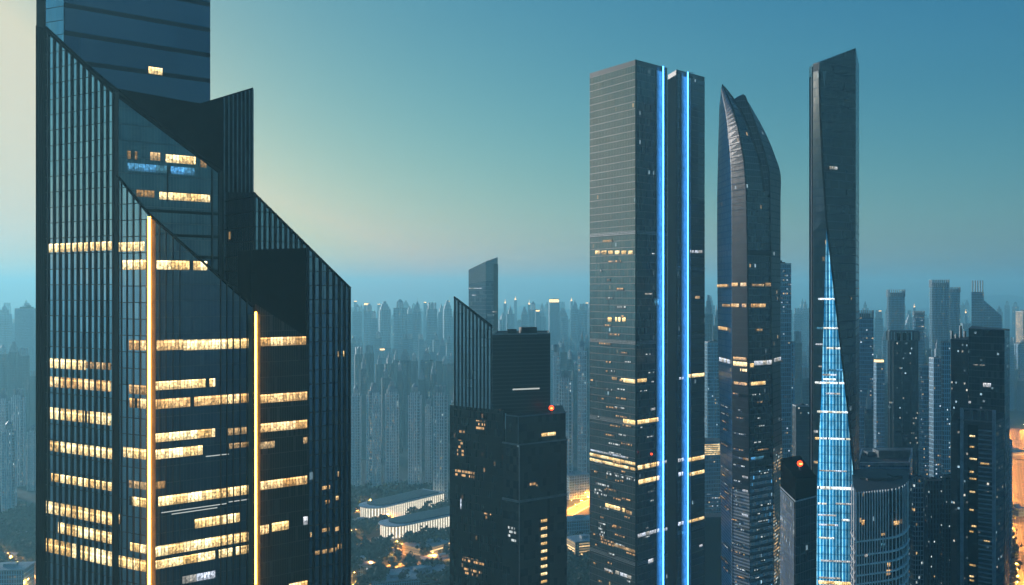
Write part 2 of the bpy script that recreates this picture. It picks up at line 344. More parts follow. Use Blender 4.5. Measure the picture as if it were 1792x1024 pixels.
# lit office floors: (plane, px from, px to, reference px, top y, bottom y, material)
bands = [(A, 86, 199, 140, 425, 440, 'band'), (A2, 206, 253, 230, 424, 440, 'band'),
 (A, 88, 150, 90, 627, 644, 'band'), (A, 150, 194, 170, 634, 646, 'banddim'), (A, 88, 194, 90, 659, 677, 'bandbrown'),
 (A, 88, 194, 90, 713, 733, 'band'), (A, 88, 200, 90, 771, 789, 'band'), (A2, 216, 258, 235, 784, 802, 'band'), (A, 90, 196, 90, 828, 842, 'band'),
 (A, 81, 200, 90, 878, 899, 'band'), (A2, 206, 211, 208, 899, 917, 'banddim'), (A, 102, 200, 110, 915, 934, 'band'), (A, 81, 200, 90, 943, 967, 'band'), (A2, 206, 258, 215, 973, 993, 'band'),
 (A2, 215, 258, 235, 455, 472, 'band'), (B, 273, 362, 290, 456, 472, 'band'),
 (A2, 226, 258, 240, 595, 613, 'bandbrown'), (B, 273, 320, 290, 595, 613, 'bandbrown'), (B, 320, 441, 330, 595, 613, 'band'), (C, 450, 535, 460, 591, 606, 'bandbrown'),
 (A2, 226, 258, 240, 674, 690, 'banddim'), (B, 270, 376, 275, 668, 683, 'band'), (A2, 227, 258, 240, 697, 714, 'bandbrown'), (B, 268, 441, 275, 699, 716, 'bandbrown'), (C, 450, 537, 455, 691, 706, 'bandbrown'),
 (B, 268, 376, 275, 759, 774, 'band'), (B, 398, 441, 400, 750, 762, 'banddim'), (C, 450, 537, 455, 742, 757, 'bandbrown'),
 (B, 268, 354, 275, 787, 804, 'band'), (C, 450, 480, 455, 774, 786, 'banddim'), (C, 530, 537, 535, 765, 776, 'banddim'), (B, 400, 441, 405, 776, 785, 'banddim'),
 (A2, 226, 258, 240, 842, 855, 'banddim'), (B, 268, 289, 275, 843, 856, 'banddim'), (A2, 227, 258, 240, 870, 886, 'band'), (B, 276, 441, 280, 869, 886, 'band'), (C, 450, 537, 455, 843, 858, 'bandbrown'),
 (B, 340, 421, 360, 906, 922, 'band'), (A2, 228, 258, 240, 951, 966, 'band'), (B, 268, 441, 275, 956, 974, 'band'), (C, 451, 470, 460, 919, 935, 'bandbrown'), (C, 475, 505, 480, 915, 930, 'band'), (C, 530, 538, 535, 904, 918, 'bandwhite'),
 (B, 268, 441, 275, 981, 996, 'band'), (B, 318, 376, 330, 1007, 1020, 'bandwhite'), (C, 505, 538, 520, 1019, 1034, 'bandbrown'),
 (E, 222, 240, 222, 264, 278, 'banddim'), (E, 262, 280, 270, 267, 281, 'banddim'), (E, 289, 342, 290, 270, 284, 'band'), (E, 350, 361, 355, 279, 293, 'banddim'),
 (E, 238, 270, 238, 332, 344, 'banddim'), (E, 278, 367, 280, 336, 349, 'band'), (E, 222, 340, 222, 285, 298, 'bandblue'),
 (D, 590, 596, 593, 615, 625, 'banddim'), (D, 600, 605, 602, 614, 624, 'band'), (D, 560, 577, 565, 851, 857, 'bandbrown'), (D, 590, 596, 593, 825, 834, 'banddim'), (D, 569, 576, 573, 875, 881, 'bandbrown'),
 (D, 587, 594, 590, 868, 875, 'bandbrown'), (D, 542, 545, 543, 932, 940, 'bandbrown'), (D, 560, 576, 566, 925, 931, 'bandbrown'), (D, 586, 595, 590, 922, 929, 'bandbrown'), (D, 549, 588, 560, 963, 970, 'banddim'), (D, 590, 597, 593, 952, 961, 'bandbrown')]
for pl, a, b, rp, yt, yb, mt in bands: lit(pl, a, b, pl.z(rp, yb), pl.z(rp, yt), M[mt], NT0, out=.13)
for pl, a, b, rp, y in [(B, 282, 398, 300, 894), (B, 300, 380, 300, 899), (B, 400, 440, 405, 877), (B, 360, 400, 370, 797)]:
    lit(pl, a, b, pl.z(rp, y+1.6), pl.z(rp, y), M['streak'], NT0, out=.14, name='ceiling_light')

# ================================================================== twin towers with blue strips
M['twinL'] = facade('twin_grey_wall', (.19, .215, .21), (.07, .08, .085), 4.4, 1.5, .1, .1, p=.01, rowp=.0, rough=.1, metal=.9, fmetal=.5, st=.55, wob=.02)
M['twinR'] = facade('twin_navy_wall', (.028, .048, .066), (.018, .028, .036), 4.4, 1.5, .08, .1, p=.012, rough=.16, metal=.5, st=.5, col=(.6, .85, 1), wob=.015)
M['louvre'] = facade('plant_floor_louvre', (.2, .24, .25), (.03, .04, .045), .9, 1.5, .35, .1, p=0, rough=.4, metal=.4)
TW = 'pair of slab towers with blue light strips'
def twin(label, L, C0, Rr, yt, stripx, lits, fl):
    (xl, dl), (xc, dc), (xr, dr) = L, C0, Rr
    PL, PR = Plane(xl, dl, xc, dc), Plane(xc, dc, xr, dr)
    t = thing('slab_tower', label, 'skyscraper', (*G(xc, dc+25), 0), TW)
    zt = zz(yt, dc); pts = [G(xl, dl), G(xc, dc), G(xr, dr)]; bk = G(xl, dl)+(G(xr, dr)-G(xc, dc))
    pts.append(bk)
    m = MB(); m.prism([tuple(p) for p in pts], 0, zt, m=0, mt=1); m.build('glass_wall', [M['twinL'], M['roof']], t)
    a, b = PR.p(xc)+PR.nrm()*.1, PR.p(xr)+PR.nrm()*.1; Lr = (b-a).length
    m = MB(); m.quad((*a, 0), (*b, 0), (*b, zt-.2), (*a, zt-.2), ((0, 0), (Lr, 0), (Lr, zt), (0, zt))); m.build('side_glazing', M['twinR'], t)
    cen = sum((Vector(p) for p in pts), Vector((0, 0)))/4
    m = MB()
    for i in range(4):
        p, q = pts[i], pts[(i+1) % 4]; p2 = p+(cen-p)*.05; q2 = q+(cen-q)*.05
        m.prism([tuple(p), tuple(q), tuple(q2), tuple(p2)], zt+.01, zt+3)
    m.build('parapet', M['fin'], t)
    m = MB(); m.prism([tuple(cen+(p-cen)*.5) for p in pts], zt+.02, zt+2.5); m.build('plant_room', M['roofdark'], t)
    m = MB(); m.tube((*cen, zt+2.5), (*cen, zt+5.2), .22, 6); m.tube((*(cen+Vector((-4, -1))), zt+5.2), (*(cen+Vector((5, 1))), zt+5.4), .18, 5); m.build('cleaning_crane', M['steel'], t)
    for y in fl:
        for PP, x0, x1 in ((PL, xl, xc), (PR, xc, xr)):
            lit(PP, x0+.2, x1-.2, zz(y+7, dc), zz(y, dc), M['louvre'], t, out=.2, name='plant_floor')
    n = PR.nrm(); strip(PR.p(stripx)+n*1.9, n, 0, zt+2.5, .72, .3, M['bluestrip'], t)
    m = MB()
    for s in (-1, 1):
        tt = Vector((-n.y, n.x)); pc = PR.p(stripx)+tt*s*(5.0 if s < 0 else (3.8 if stripx < 1160 else 6.1)); m.prism([tuple(pc), tuple(pc+tt*.3), tuple(pc+tt*.3+n*.6), tuple(pc+n*.6)], 0, zt+1)
    m.build('strip_channel', M['fin'], t)
    m = MB(); tt = Vector((-n.y, n.x)); a = PR.p(stripx)-tt*4.9+n*.12; b = PR.p(stripx)+tt*(3.7 if stripx < 1160 else 6)+n*.12
    m.prism([tuple(a), tuple(b), tuple(b+n*.1), tuple(a+n*.1)], 0, zt-.3); m.build('added_halo_panel', M['reflector'], t)  # matte panel added behind the blue strip so its light spreads as a halo
    m = MB(); c = G(xc, dc); m.prism([tuple(c+Vector((-.5, -.1))), tuple(c+Vector((.5, -.1))), tuple(c+Vector((0, .5)))], 0, zt+3); m.build('corner_post', M['black'], t)
    for side, x0, x1, y0, y1, mt in lits:
        PP = PL if side == 'L' else PR
        lit(PP, x0, x1, zz(y1, PP.d((x0+x1)/2)), zz(y0, PP.d((x0+x1)/2)), M[mt], t, out=.25)
    return t
l1 = [('L', 1042+11.5*i, 1050+11.5*i, 439, 445, 'band') for i in range(6)]
rq = random.Random(21)
for y in range(440, 1024, 16):
    for _ in range(2 if y > 620 else 1):
        x = rq.uniform(1034, 1100); l1.append(('L', x, min(1112, x+rq.uniform(4, 22)), y, y+4.5, rq.choice(['speck', 'speckw', 'speck'])))
    if rq.random() < .5: x = rq.uniform(1116, 1140); l1.append(('R', x, x+rq.uniform(3, 12), y+3, y+7, 'speckw'))
l1 += [('L', 1055, 1072, 420, 424, 'banddim'), ('L', 1064, 1071, 555, 563, 'band'), ('L', 1077, 1086, 555, 563, 'band'), ('L', 1089, 1095, 555, 563, 'band'),
 ('L', 1071, 1080, 660, 665, 'banddim'), ('L', 1087, 1112, 663, 670, 'band'), ('R', 1115, 1131, 663, 669, 'band'), ('L', 1091, 1112, 734, 742, 'band'), ('R', 1115, 1152, 733, 740, 'band'),
 ('L', 1032.5, 1113, 801, 806, 'band'), ('L', 1032.5, 1113, 810, 815, 'band'), ('L', 1034, 1100, 793, 796, 'bandwhite'), ('R', 1115.5, 1153, 811, 819, 'band'), ('R', 1117, 1153, 836, 844, 'band'),
 ('L', 1060, 1094, 885, 892, 'band'), ('L', 1062, 1112, 830, 838, 'speckw'), ('L', 1042, 1069, 845, 852, 'speckw'), ('L', 1041, 1062, 856, 868, 'speckw'), ('L', 1096, 1106, 894, 900, 'banddim'),
 ('L', 1052, 1074, 944, 955, 'speck'), ('L', 1048, 1060, 915, 940, 'speckw'), ('L', 1075, 1112, 957, 962, 'banddim'), ('L', 1058, 1072, 996, 1001, 'bandwhite'), ('L', 1077, 1105, 1003, 1009, 'bandwhite'),
 ('R', 1115.5, 1153, 930, 936, 'bandwhite'), ('R', 1158, 1167, 924, 929, 'bandwhite'), ('R', 1128, 1141, 513, 516, 'bandwhite'), ('R', 1145, 1153, 523, 534, 'bandblue'),
 ('R', 1134, 1143, 978, 985, 'bandwhite'), ('R', 1138, 1146, 714, 718, 'bandwhite'), ('R', 1158, 1166, 806, 811, 'bandwhite')]
t1 = twin('left slab tower of the blue-striped pair with wide grey reflective face beside navy face', (1032, 638), (1113, 600), (1167.5, 622), 113, 1156, l1, [403, 597, 740, 985])
l2 = [('R', 1207, 1213.5, 438, 443, 'bandwhite'), ('R', 1215, 1222, 438, 443, 'bandwhite'), ('R', 1223, 1229, 438, 443, 'bandwhite'), ('R', 1204, 1232, 654, 660, 'band'), ('R', 1203, 1232, 799, 806, 'band'),
 ('R', 1203, 1232, 825, 831, 'band'), ('R', 1188, 1196, 660, 664, 'bandwhite'), ('R', 1186, 1196, 802, 808, 'bandwhite'), ('R', 1187, 1195, 826, 833, 'bandwhite'), ('R', 1204, 1232, 907, 912, 'band'),
 ('R', 1186, 1196, 913, 919, 'bandwhite'), ('R', 1191, 1196, 930, 936, 'bandblue'), ('R', 1216, 1224, 518, 523, 'banddim'), ('R', 1223, 1229, 953, 957, 'bandwhite')]
t2 = twin('right slab tower of the blue-striped pair, narrower, with a black left side', (1169, 656), (1184.5, 640), (1233, 662), 130, 1199, l2, [466, 587, 930])
# black inner cladding on the right tower
PB = Plane(1169, 656, 1184.5, 640); lit(PB, 1169.2, 1184.3, 0, zz(131, 640), M['black'], t2, out=.5, name='side_cladding', thick=.4)
m = MB(); cc = W(1137, 791, 610); m.ball((cc.x, cc.y-8, cc.z), .7); m.build('beacon', M['red'], t1)

# ================================================================== curved petal tower
M['petA'] = facade('petal_bright_wall', (.24, .24, .22), (.16, .18, .18), 4.0, 1.6, .16, .14, p=.006, rough=.38, metal=.85, st=.5, wob=.02)
M['petB'] = facade('petal_dark_wall', (.015, .018, .021), (.03, .037, .042), 4.0, 1.5, .16, .1, p=.012, rowp=.0, rough=.35, metal=.1, spec=.12, st=.6, col2=(.7, .9, 1))
M['petC'] = facade('petal_navy_wall', (.035, .055, .075), (.045, .07, .09), 4.0, 1.5, .14, .1, p=.01, rough=.18, metal=.6, st=.5, col=(.6, .85, 1), col2=WARM)
P3 = thing('curved_tower', 'dark curved skyscraper with petal shaped top, right of the blue-striped pair', 'skyscraper', (*G(1310, 640), 0))
dL, d1, d2, d3, dR = 645, 612, 600, 612, 632
def dense(levels, k=5):
    out = []
    for i in range(len(levels)-1):
        P = [levels[max(i-1, 0)], levels[i], levels[i+1], levels[min(i+2, len(levels)-1)]]
        for s in range(k):
            t = s/k; z = P[1][0]+(P[2][0]-P[1][0])*t; pts = []
            for j in range(len(P[1][1])):
                q = []
                for c in (0, 1):
                    y = [p[1][j][c] for p in P]; zs = [p[0] for p in P]; dz = zs[2]-zs[1]
                    m1 = (y[2]-y[0])/(zs[2]-zs[0])*dz if zs[2] != zs[0] else 0; m2 = (y[3]-y[1])/(zs[3]-zs[1])*dz if zs[3] != zs[1] else 0
                    h = (2*t**3-3*t*t+1)*y[1]+(t**3-2*t*t+t)*m1+(-2*t**3+3*t*t)*y[2]+(t**3-t*t)*m2
                    q.append(h)
                pts.append(tuple(q))
            out.append((z, pts))
    return out+[levels[-1]]
def loft(name, levels, mats, mi, parent):
    levels = dense(levels)
    m = MB(); n = len(levels[0][1])
    for (za, pa), (zb, pb) in zip(levels, levels[1:]):
        u = 0
        for i in range(n):
            j = (i+1) % n; L = (Vector(pb[j])-Vector(pb[i])).length
            u = i*60
            m.quad((*pb[i], zb), (*pb[j], zb), (*pa[j], za), (*pa[i], za), ((u, zb), (u+L, zb), (u+(Vector(pa[j])-Vector(pa[i])).length, za), (u, za)), mi[i])
    m.poly([(*p, levels[0][0]) for p in levels[0][1]], mi[0])
    return m.build(name, mats, parent)
def zl(py, d=600): return zz(py, d)
pm = [M['petA'], M['petB'], M['petC'], M['black']]
low = [(333, (1255, 1280.5, 1306, 1347, 1366)), (430, (1255, 1281, 1308, 1348, 1366)), (600, (1256.5, 1281, 1309.5, 1349.5, 1366)), (730, (1259, 1281, 1311, 1351.5, 1367)), (880, (1261, 1281.5, 1312, 1353, 1371)), (1240, (1264, 1282, 1314, 1356, 1378))]
def lv(py, p): return (zl(py) if py < 1238 else 0, [tuple(G(p[0], dL)), tuple(G(p[1], d1)), tuple(G(p[2], d2)), tuple(G(p[3], d3)), tuple(G(p[4], dR)), tuple(G(p[4], dR+45)), tuple(G(p[0], dL+40))])
loft('tower_body', [lv(*l) for l in low], pm, [0, 1, 2, 1, 1, 1, 1], P3)
lp = [(148, (1260.5, 1262, 1264, 1266)), (156, (1259.3, 1264, 1268, 1273)), (165, (1258.5, 1266, 1272, 1280)), (190, (1258, 1271, 1283, 1296)), (225, (1257, 1275, 1292, 1312)), (280, (1256, 1279, 1302, 1330)), (333, (1255, 1280.5, 1306, 1338))]
def lv2(py, p): return (zl(py), [tuple(G(p[0], dL)), tuple(G(p[1], d1)), tuple(G(p[2], d2)), tuple(G(p[3], 606)), tuple(G(p[3], 612)), tuple(G(p[0]+.5, dL+14))])
loft('left_petal', [lv2(*l) for l in lp], pm, [0, 1, 2, 1, 1, 1], P3)
rp_ = [(157, (1297, 1301, 1304)), (160, (1291, 1303, 1308)), (165, (1285, 1305, 1312)), (178, (1282, 1310, 1319)), (200, (1284, 1318, 1331)), (230, (1290, 1328, 1345)), (262, (1296, 1338, 1357)), (293, (1300, 1345, 1366)), (333, (1306, 1347, 1366))]
def lv3(py, p): return (zl(py), [tuple(G(p[0], 616)), tuple(G(p[1], 613)), tuple(G(p[2], dR)), tuple(G(p[2], dR+14)), tuple(G(p[0], 640))])
loft('right_petal', [lv3(*l) for l in rp_], pm, [2, 1, 1, 1, 1], P3)
def polyline(pts, r, name, mat, parent):
    m = MB()
    for a, b in zip(pts, pts[1:]): m.tube(a, b, r, 5)
    return m.build(name, mat, parent)
def seam(idx, tab, dd):
    return [(*G(p[idx], dd), zl(py)) for py, p in tab]
polyline(seam(3, lp, 605.5), .55, 'petal_edge', M['black'], P3)
polyline(seam(2, lp, 599.6)+seam(2, low[:-1], 599.6), .45, 'petal_edge', M['black'], P3)
polyline(seam(1, rp_[1:], 612.5)+seam(3, low[:-1], 611.5), .5, 'petal_edge', M['black'], P3)
T3 = {'a': Plane(1256.5, dL, 1281, d1), 'b': Plane(1281, d1, 1309.5, d2), 'c': Plane(1309.5, d2, 1349.5, d3), 'd': Plane(1349.5, d3, 1366, dR)}
for f, x0, x1, y0, y1, mt in [('a', 1257, 1275, 497, 502, 'bandbrown'), ('b', 1282, 1293, 495, 501, 'bandbrown'), ('b', 1297, 1308, 495, 501, 'bandbrown'), ('c', 1337, 1347, 495, 501, 'banddim'), ('c', 1312, 1335, 497, 501, 'banddim'),
  ('a', 1266, 1280, 533, 538, 'banddim'), ('b', 1281, 1295, 532, 538, 'bandbrown'), ('b', 1298, 1308, 532, 538, 'bandbrown'), ('c', 1312, 1338, 532, 538, 'bandbrown'), ('a', 1259, 1275, 575, 581, 'bandbrown'), ('c', 1322, 1332, 576, 580, 'banddim'),
  ('b', 1285, 1308, 626, 631, 'bandbrown'), ('b', 1285, 1309, 634, 642, 'band'), ('c', 1310.5, 1317, 636, 643, 'band'), ('a', 1261, 1280, 632, 640, 'bandwhite'), ('c', 1318, 1349, 632, 640, 'bandwhite'), ('d', 1352, 1364, 630, 637, 'bandwhite'),
  ('b', 1297, 1309, 646, 651, 'band'), ('b', 1286, 1309, 670, 675, 'bandbrown'), ('c', 1312, 1338, 669, 675, 'band'), ('b', 1290, 1311, 802, 806, 'banddim'), ('c', 1313, 1350, 801, 806, 'bandblue'), ('c', 1319, 1345, 902, 907, 'bandwhite'), ('b', 1300, 1310, 834, 838, 'bandwhite'), ('b', 1300, 1310, 858, 862, 'bandwhite'), ('b', 1299, 1310, 901, 905, 'bandwhite')]:
    PP = T3[f]; out = 2.4 if y0 > 700 else .9 if y0 > 480 else .3
    lit(PP, x0, x1, zl(y1), zl(y0), M[mt], P3, out=.9 if y0 < 700 else .5, thick=.8)
M['petlow'] = facade('petal_painted_uplight', (.05, .09, .13), (.10, .16, .22), 4.0, .9, .22, .3, p=.06, rough=.2, metal=.5, st=1.2, col=(.12, .48, .9), col2=(.45, .75, .95), dim=.10)  # blue emission stands in for light washing up the facade from below
M['petlow2'] = facade('petal_lower_louvres', (.04, .05, .055), (.34, .38, .38), 2.0, .8, .4, .1, p=.04, rough=.35, metal=.2, st=.8)
M['petgold'] = facade('petal_gold_lower_wall', (.05, .05, .04), (.25, .25, .2), 2.0, .7, .3, .2, p=.55, rough=.3, metal=.2, st=.9, col=WARM, col2=(.8, .9, .85))
def slope_wall(i0, i1, y0, y1, mat, name, dd):
    m = MB()
    ks = [y0+(y1-y0)*i/8 for i in range(9)]
    for ya, yb in zip(ks, ks[1:]):
        P = []
        for y, j in ((yb, i0), (yb, i1), (ya, i1), (ya, i0)):
            x = lerp([(q[0], q[1][j]) for q in low], y); x += (.5 if j == i0 else -.5); P.append(((*(G(x, dd[j]-1.0)), zl(y)), x))
        m.quad(P[0][0], P[1][0], P[2][0], P[3][0], [(p[1]*.345, p[0][2]) for p in P])
    m.build(name, mat, P3)
DD = [dL, d1, d2, d3, dR]
slope_wall(2, 3, 826, 1190, M['petlow'], 'painted_glow_wall', DD); slope_wall(1, 2, 860, 1190, M['petlow2'], 'lower_louvres', DD); slope_wall(0, 1, 860, 1190, M['petlow2'], 'lower_louvres', DD); slope_wall(3, 4, 790, 1190, M['petgold'], 'painted_glow_wall', DD)  # the blue wall glows by itself in place of uplight
rq = random.Random(4)
for y in range(690, 1020, 14):
    for f, a, b in (('b', 1283, 1308), ('c', 1313, 1346), ('a', 1264, 1279)):
        if rq.random() < .6:
            x = rq.uniform(a, (a+b)/2); lit(T3[f], x, min(b, x+rq.uniform(5, 20)), zl(y+4), zl(y), M[rq.choice(['speck', 'speckw'])], P3, out=1.6, thick=1.2)
lit(T3['c'], 1311, 1349, zl(446), zl(438), M['black'], P3, out=.5, name='plant_floor', thick=.4)

# ================================================================== tallest tapered tower with blue lit wedge
M['tA'] = facade('tapered_reflective_wall', (.17, .18, .17), (.12, .14, .15), 4.2, 1.4, .14, .08, p=.01, rough=.3, metal=.85, st=.5, wob=.02)
M['tB'] = facade('tapered_navy_wall', (.028, .045, .06), (.04, .058, .072), 4.2, 1.4, .12, .05, p=.003, rough=.2, metal=.5, st=.4, col=(.7, .9, 1))
k = NT('blue_led_facade'); uv = k.n('UVMap').outputs[0]; sp = k.n('SeparateXYZ'); k.put(sp.inputs[0], uv)
fu = k.math('FRACT', k.math('DIVIDE', sp.outputs[0], 1.55)); lines = k.math('LESS_THAN', fu, .3)
iw = k.white(k.comb(k.math('FLOOR', k.math('DIVIDE', sp.outputs[0], 1.55)), 1.0))
fl = k.math('LESS_THAN', k.math('FRACT', k.math('DIVIDE', sp.outputs[1], 4.2)), .16)
nz = k.noise(k.comb(k.math('MULTIPLY', sp.outputs[0], .5), k.math('MULTIPLY', sp.outputs[1], .22)), 1.0, 4)
nv = k.noise(k.comb(k.math('MULTIPLY', sp.outputs[0], .05), k.math('MULTIPLY', sp.outputs[1], .02)), 1.0, 2)
e = k.n('Emission'); k.put(e.inputs[0], k.mix(lines, (.006, .15, .34), (.28, .74, 1.0)))
s = k.math('MULTIPLY', k.math('MULTIPLY_ADD', k.ramp(nz.outputs['Fac'], .35, .7), .5, .6), k.math('MULTIPLY_ADD', iw.outputs['Value'], 1.1, .3))
s = k.math('MULTIPLY', s, k.math('MULTIPLY_ADD', fl, -.35, 1.0))
k.put(e.inputs[1], k.math('MULTIPLY', s, ES*1.7)); M['led'] = k.fin(e.outputs[0])
M['ledline'] = band_mat('lit_blue_tower_floor', (.85, .95, .95), st=2.2, mw=.6)
T4 = thing('tapered_tower', 'tallest right tower, pointed top, glowing blue wedge of light lines down its front', 'skyscraper', (*G(1455, 530), 0))
seamt = [(110, 1434), (123, 1434), (193, 1435.5), (292, 1440), (380, 1446), (514, 1461), (649, 1476), (716, 1484), (790, 1491), (859, 1498), (911, 1497.5), (1100, 1497.5)]
DM, DL1, DL0, DR = 500, 504, 540, 512
lv4 = []
for py, sx in seamt[1:]+[(1383, 1497.5)]:
    rx = max(1497.5, sx+.3); z = 0 if py > 1300 else zz(py, 500)
    lv4.append((z, [tuple(G(1416, DL0)), tuple(G(1423, DL1)), tuple(G(sx, DM)), tuple(G(rx, DR)), tuple(G(rx+6, DR+40)), tuple(G(1420, DL0+26))]))
loft('glass_wall', lv4, [M['tA'], M['tB'], M['fin']], [2, 0, 1, 1, 1, 1], T4)
zt = lv4[0][0]; p0 = lv4[0][1]
m = MB(); m.prism(p0, zt, [zz(118, 540), zz(114, 507), zz(109, 500), zz(84, 512), zz(84, 512), zz(118, 540)]); m.build('slanted_crown', M['tB'], T4)
m = MB(); a = G(1439.5, 499.3); b = G(1446, 500.2); m.poly([(*a, zz(125, 500)), (*b, zz(124, 500)), (*((a+b)/2), zz(152, 500))][::-1]); m.build('crown_opening', M['steel'], T4)
fins(Plane(1416, DL0, 1423, DL1), [1418, 1422.5], lambda px: zz(118, 507), 0, .5, .5, T4, mat=M['black'])
polyline([(*G(sx, DM-.3), zz(py, 500)) for py, sx in seamt[1:]], .55, 'edge_beam', M['black'], T4)
ledl = [(392, 1447.4), (420, 1446), (470, 1444), (548, 1442), (620, 1439.5), (700, 1437), (780, 1433), (853, 1430), (1024, 1429), (1383, 1429)]
def px_on(py): return lerp([(y, x) for y, x in seamt]+[(1400, 1497.5)], py)
def ledp(px, py):
    sx = px_on(py); q = Plane(1423, DL1, sx, DM); return q.p(px)+q.nrm()*.35
ys = list(range(394, 1384, 12))
def ledx1(py): return min(px_on(py)-1.2, lerp([(394, 1448), (859, 1497), (911, 1490), (1400, 1490)], py) if py > 859 else 1e9)
m = MB()
for ya, yb in zip(ys, ys[1:]):
    qs = []
    for y, s in ((yb, 0), (yb, 1), (ya, 1), (ya, 0)):
        px = lerp(ledl, y) if s == 0 else max(ledx1(y), lerp(ledl, y)+.2)
        p = ledp(px, y); qs.append(((*p, zz(y, 500)), ((p-ledp(1423, y)).length, zz(y, 500))))
    m.quad(*[q[0] for q in qs], uv=[q[1] for q in qs])
m.build('blue_light_wall', M['led'], T4)
def led_line(y, h, x0=None, x1=None, mat='ledline'):
    x0 = x0 or lerp(ledl, y); x1 = x1 or ledx1(y)
    a = ledp(x0, y); b = ledp(x1, y); L = (b-a).length; n = Vector((0, -.3)); z = zz(y, 500); hh = h*500/F
    m = MB(); m.prism([tuple(a), tuple(b), tuple(b+n), tuple(a+n)], z-hh, z, bottom=True)
    m.uv[0] = ((0, 0), (L, 0), (L, 2), (0, 2)); 
    for i in range(len(m.uv)):
        if len(m.uv[i]) == 4: m.uv[i] = ((0, 0), (L, 0), (L, 2), (0, 2))
    m.build('lit_window', M[mat], T4)
for y, h, x0, x1, mt in [(522, 3, 1432, None, 0), (573, 3, 1441, None, 0), (573, 4, 1429, 1440, 'bandblue'), (602, 2.5, 1427, 1439, 'bandwhite'), (608, 3.5, 1446, None, 0), (641, 2.5, 1432, 1438, 'bandwhite'), (646, 3.5, 1449, None, 'bandblue'), (655, 3, 1439, 1464, 'bandwhite'), (663, 3, 1440, 1462, 0), (669, 3.5, 1426, None, 0), (688, 3, 1445, 1470, 'bandwhite'),
   (720, 3.5, 1430, None, 0), (767, 3.2, None, None, 0), (767, 4, 1426, 1433, 'band'), (809, 4, 1424, 1431, 'banddim'), (755, 4, 1424, 1431, 'bandwhite'), (824, 2.5, 1434, 1481, 'bandwhite'), (853, 5, None, None, 0), (882, 3, 1431, 1446, 0), (881, 3, 1462, 1490, 'bandwhite'), (902, 3, 1431, 1463, 'bandwhite'), (909, 3.5, 1473, 1486, 0), (919, 3, 1433, 1466, 'bandwhite'), (942, 3, 1433, 1459, 0), (982, 3, 1436, 1488, 'bandwhite'), (1012, 3, 1433, 1470, 'bandwhite'), (1019, 6, 1432, 1489, 'band')]:
    led_line(y, h, x0, x1, mt or 'ledline')
TR = Plane(1448, 500, 1497.5, 512)
for x0, x1, y0, y1, mt in [(1450, 1464, 293, 298, 'bandwhite'), (1476, 1489, 520, 525, 'banddim'), (1484, 1490, 549, 554, 'bandblue')]:
    lit(TR, x0, x1, zz(y1, 505), zz(y0, 505), M[mt], T4, out=.6+(3 if y0 > 400 else 0)*0, thick=.5)

# ================================================================== small tower with red beacon beside it
T5 = thing('red_beacon_tower', 'short black-topped tower with red rooftop light, standing between curved and tallest towers', 'tower', (*G(1400, 445), 0))
M['t5'] = facade('slate_wall', (.04, .065, .085), (.05, .075, .095), 4.0, 2.0, .08, .06, p=.005, rough=.2, metal=.5)
M['t5l'] = facade('sparkling_wall', (.05, .065, .07), (.1, .13, .14), 3.6, .9, .2, .2, p=.32, rough=.3, metal=.4, st=.7, col=(.75, .9, .9), col2=WARM, cellw=1)
q = [G(1366, 462), G(1392, 430), G(1428.5, 441), G(1400, 474)]
m = MB(); m.prism([tuple(p) for p in q], 0, 159.5); m.build('glass_wall', M['t5'], T5)
m = MB(); m.prism([tuple(p) for p in q], 160.1, [173, 169.5, 168.5, 172.5]); m.build('black_crown', M['black'], T5)
c5 = sum((Vector(p) for p in q), Vector((0, 0)))/4
m = MB(); m.prism([tuple(c5+(p-c5)*1.03) for p in q], 159.52, 160.08, bottom=True); m.build('ledge', M['trim'], T5)
lit(Plane(1366, 462, 1392, 430), 1366.3, 1391, 0, 159, M['t5l'], T5, out=.3, name='side_glazing', thick=.2)
b5 = Vector((*G(1400, 447), 171)); m = MB(); m.tube(b5+Vector((0, 0, -1)), b5+Vector((0, 0, 1.2)), .5); m.build('beacon_mast', M['steel'], T5)
m = MB(); m.ball(b5+Vector((0, 0, 2.2)), 1.3, n=12); bo = m.build('beacon', M['red'], T5)
m = MB(); m.tube(b5+Vector((-.6, -1.4, 2.3)), b5+Vector((.6, -1.4, 2.3)), .3, 6); m.build('bulb', M['redcore'], bo)

# ================================================================== slanted black tower in the middle
T6 = thing('slanted_black_tower', 'black tower with slanted finned crown and red light in the middle of the picture', 'skyscraper', (*G(890, 500), 0))
M['k1'] = facade('black_gridded_wall', (.010, .011, .011), (.024, .024, .022), 3.7, 1.3, .1, .1, p=.012, rowp=.0, rough=.25, metal=.3, st=.35, col=(1, .5, .18), col2=(1, .6, .3))
M['k2'] = facade('slate_block_wall', (.018, .026, .032), (.012, .017, .02), 3.7, 2.2, .07, .02, p=.006, rough=.25, metal=.4, st=.4)
M['k3'] = facade('louvred_block_wall', (.008, .010, .012), (.04, .05, .055), 1.8, 50, .3, .0, p=0, rough=.35, metal=.3)
PA = Plane(787, 492, 880, 470); PB6 = Plane(880, 470, 992, 486)
q = [G(787, 492), G(880, 470), G(884, 471), G(884, 520), G(800, 530)]
m = MB(); m.prism([tuple(p) for p in q], 0, zz(714, 480), mt=0); m.build('lower_wall', M['k1'], T6)
FA = Plane(795, 490, 860, 474); q = [FA.p(795), FA.p(860), G(862, 510), G(800, 520)]
m = MB(); m.prism([tuple(p) for p in q], zz(714, 480)+.01, [FA.z(795, 522), FA.z(860, 574), FA.z(860, 574), FA.z(795, 522)], mt=1); m.build('crown_wall', [facade('crown_glass', (.5, .6, .66), (.02, .03, .035), 4, 3, .02, .02, p=0, rough=.2, metal=.7), M['black']], T6)
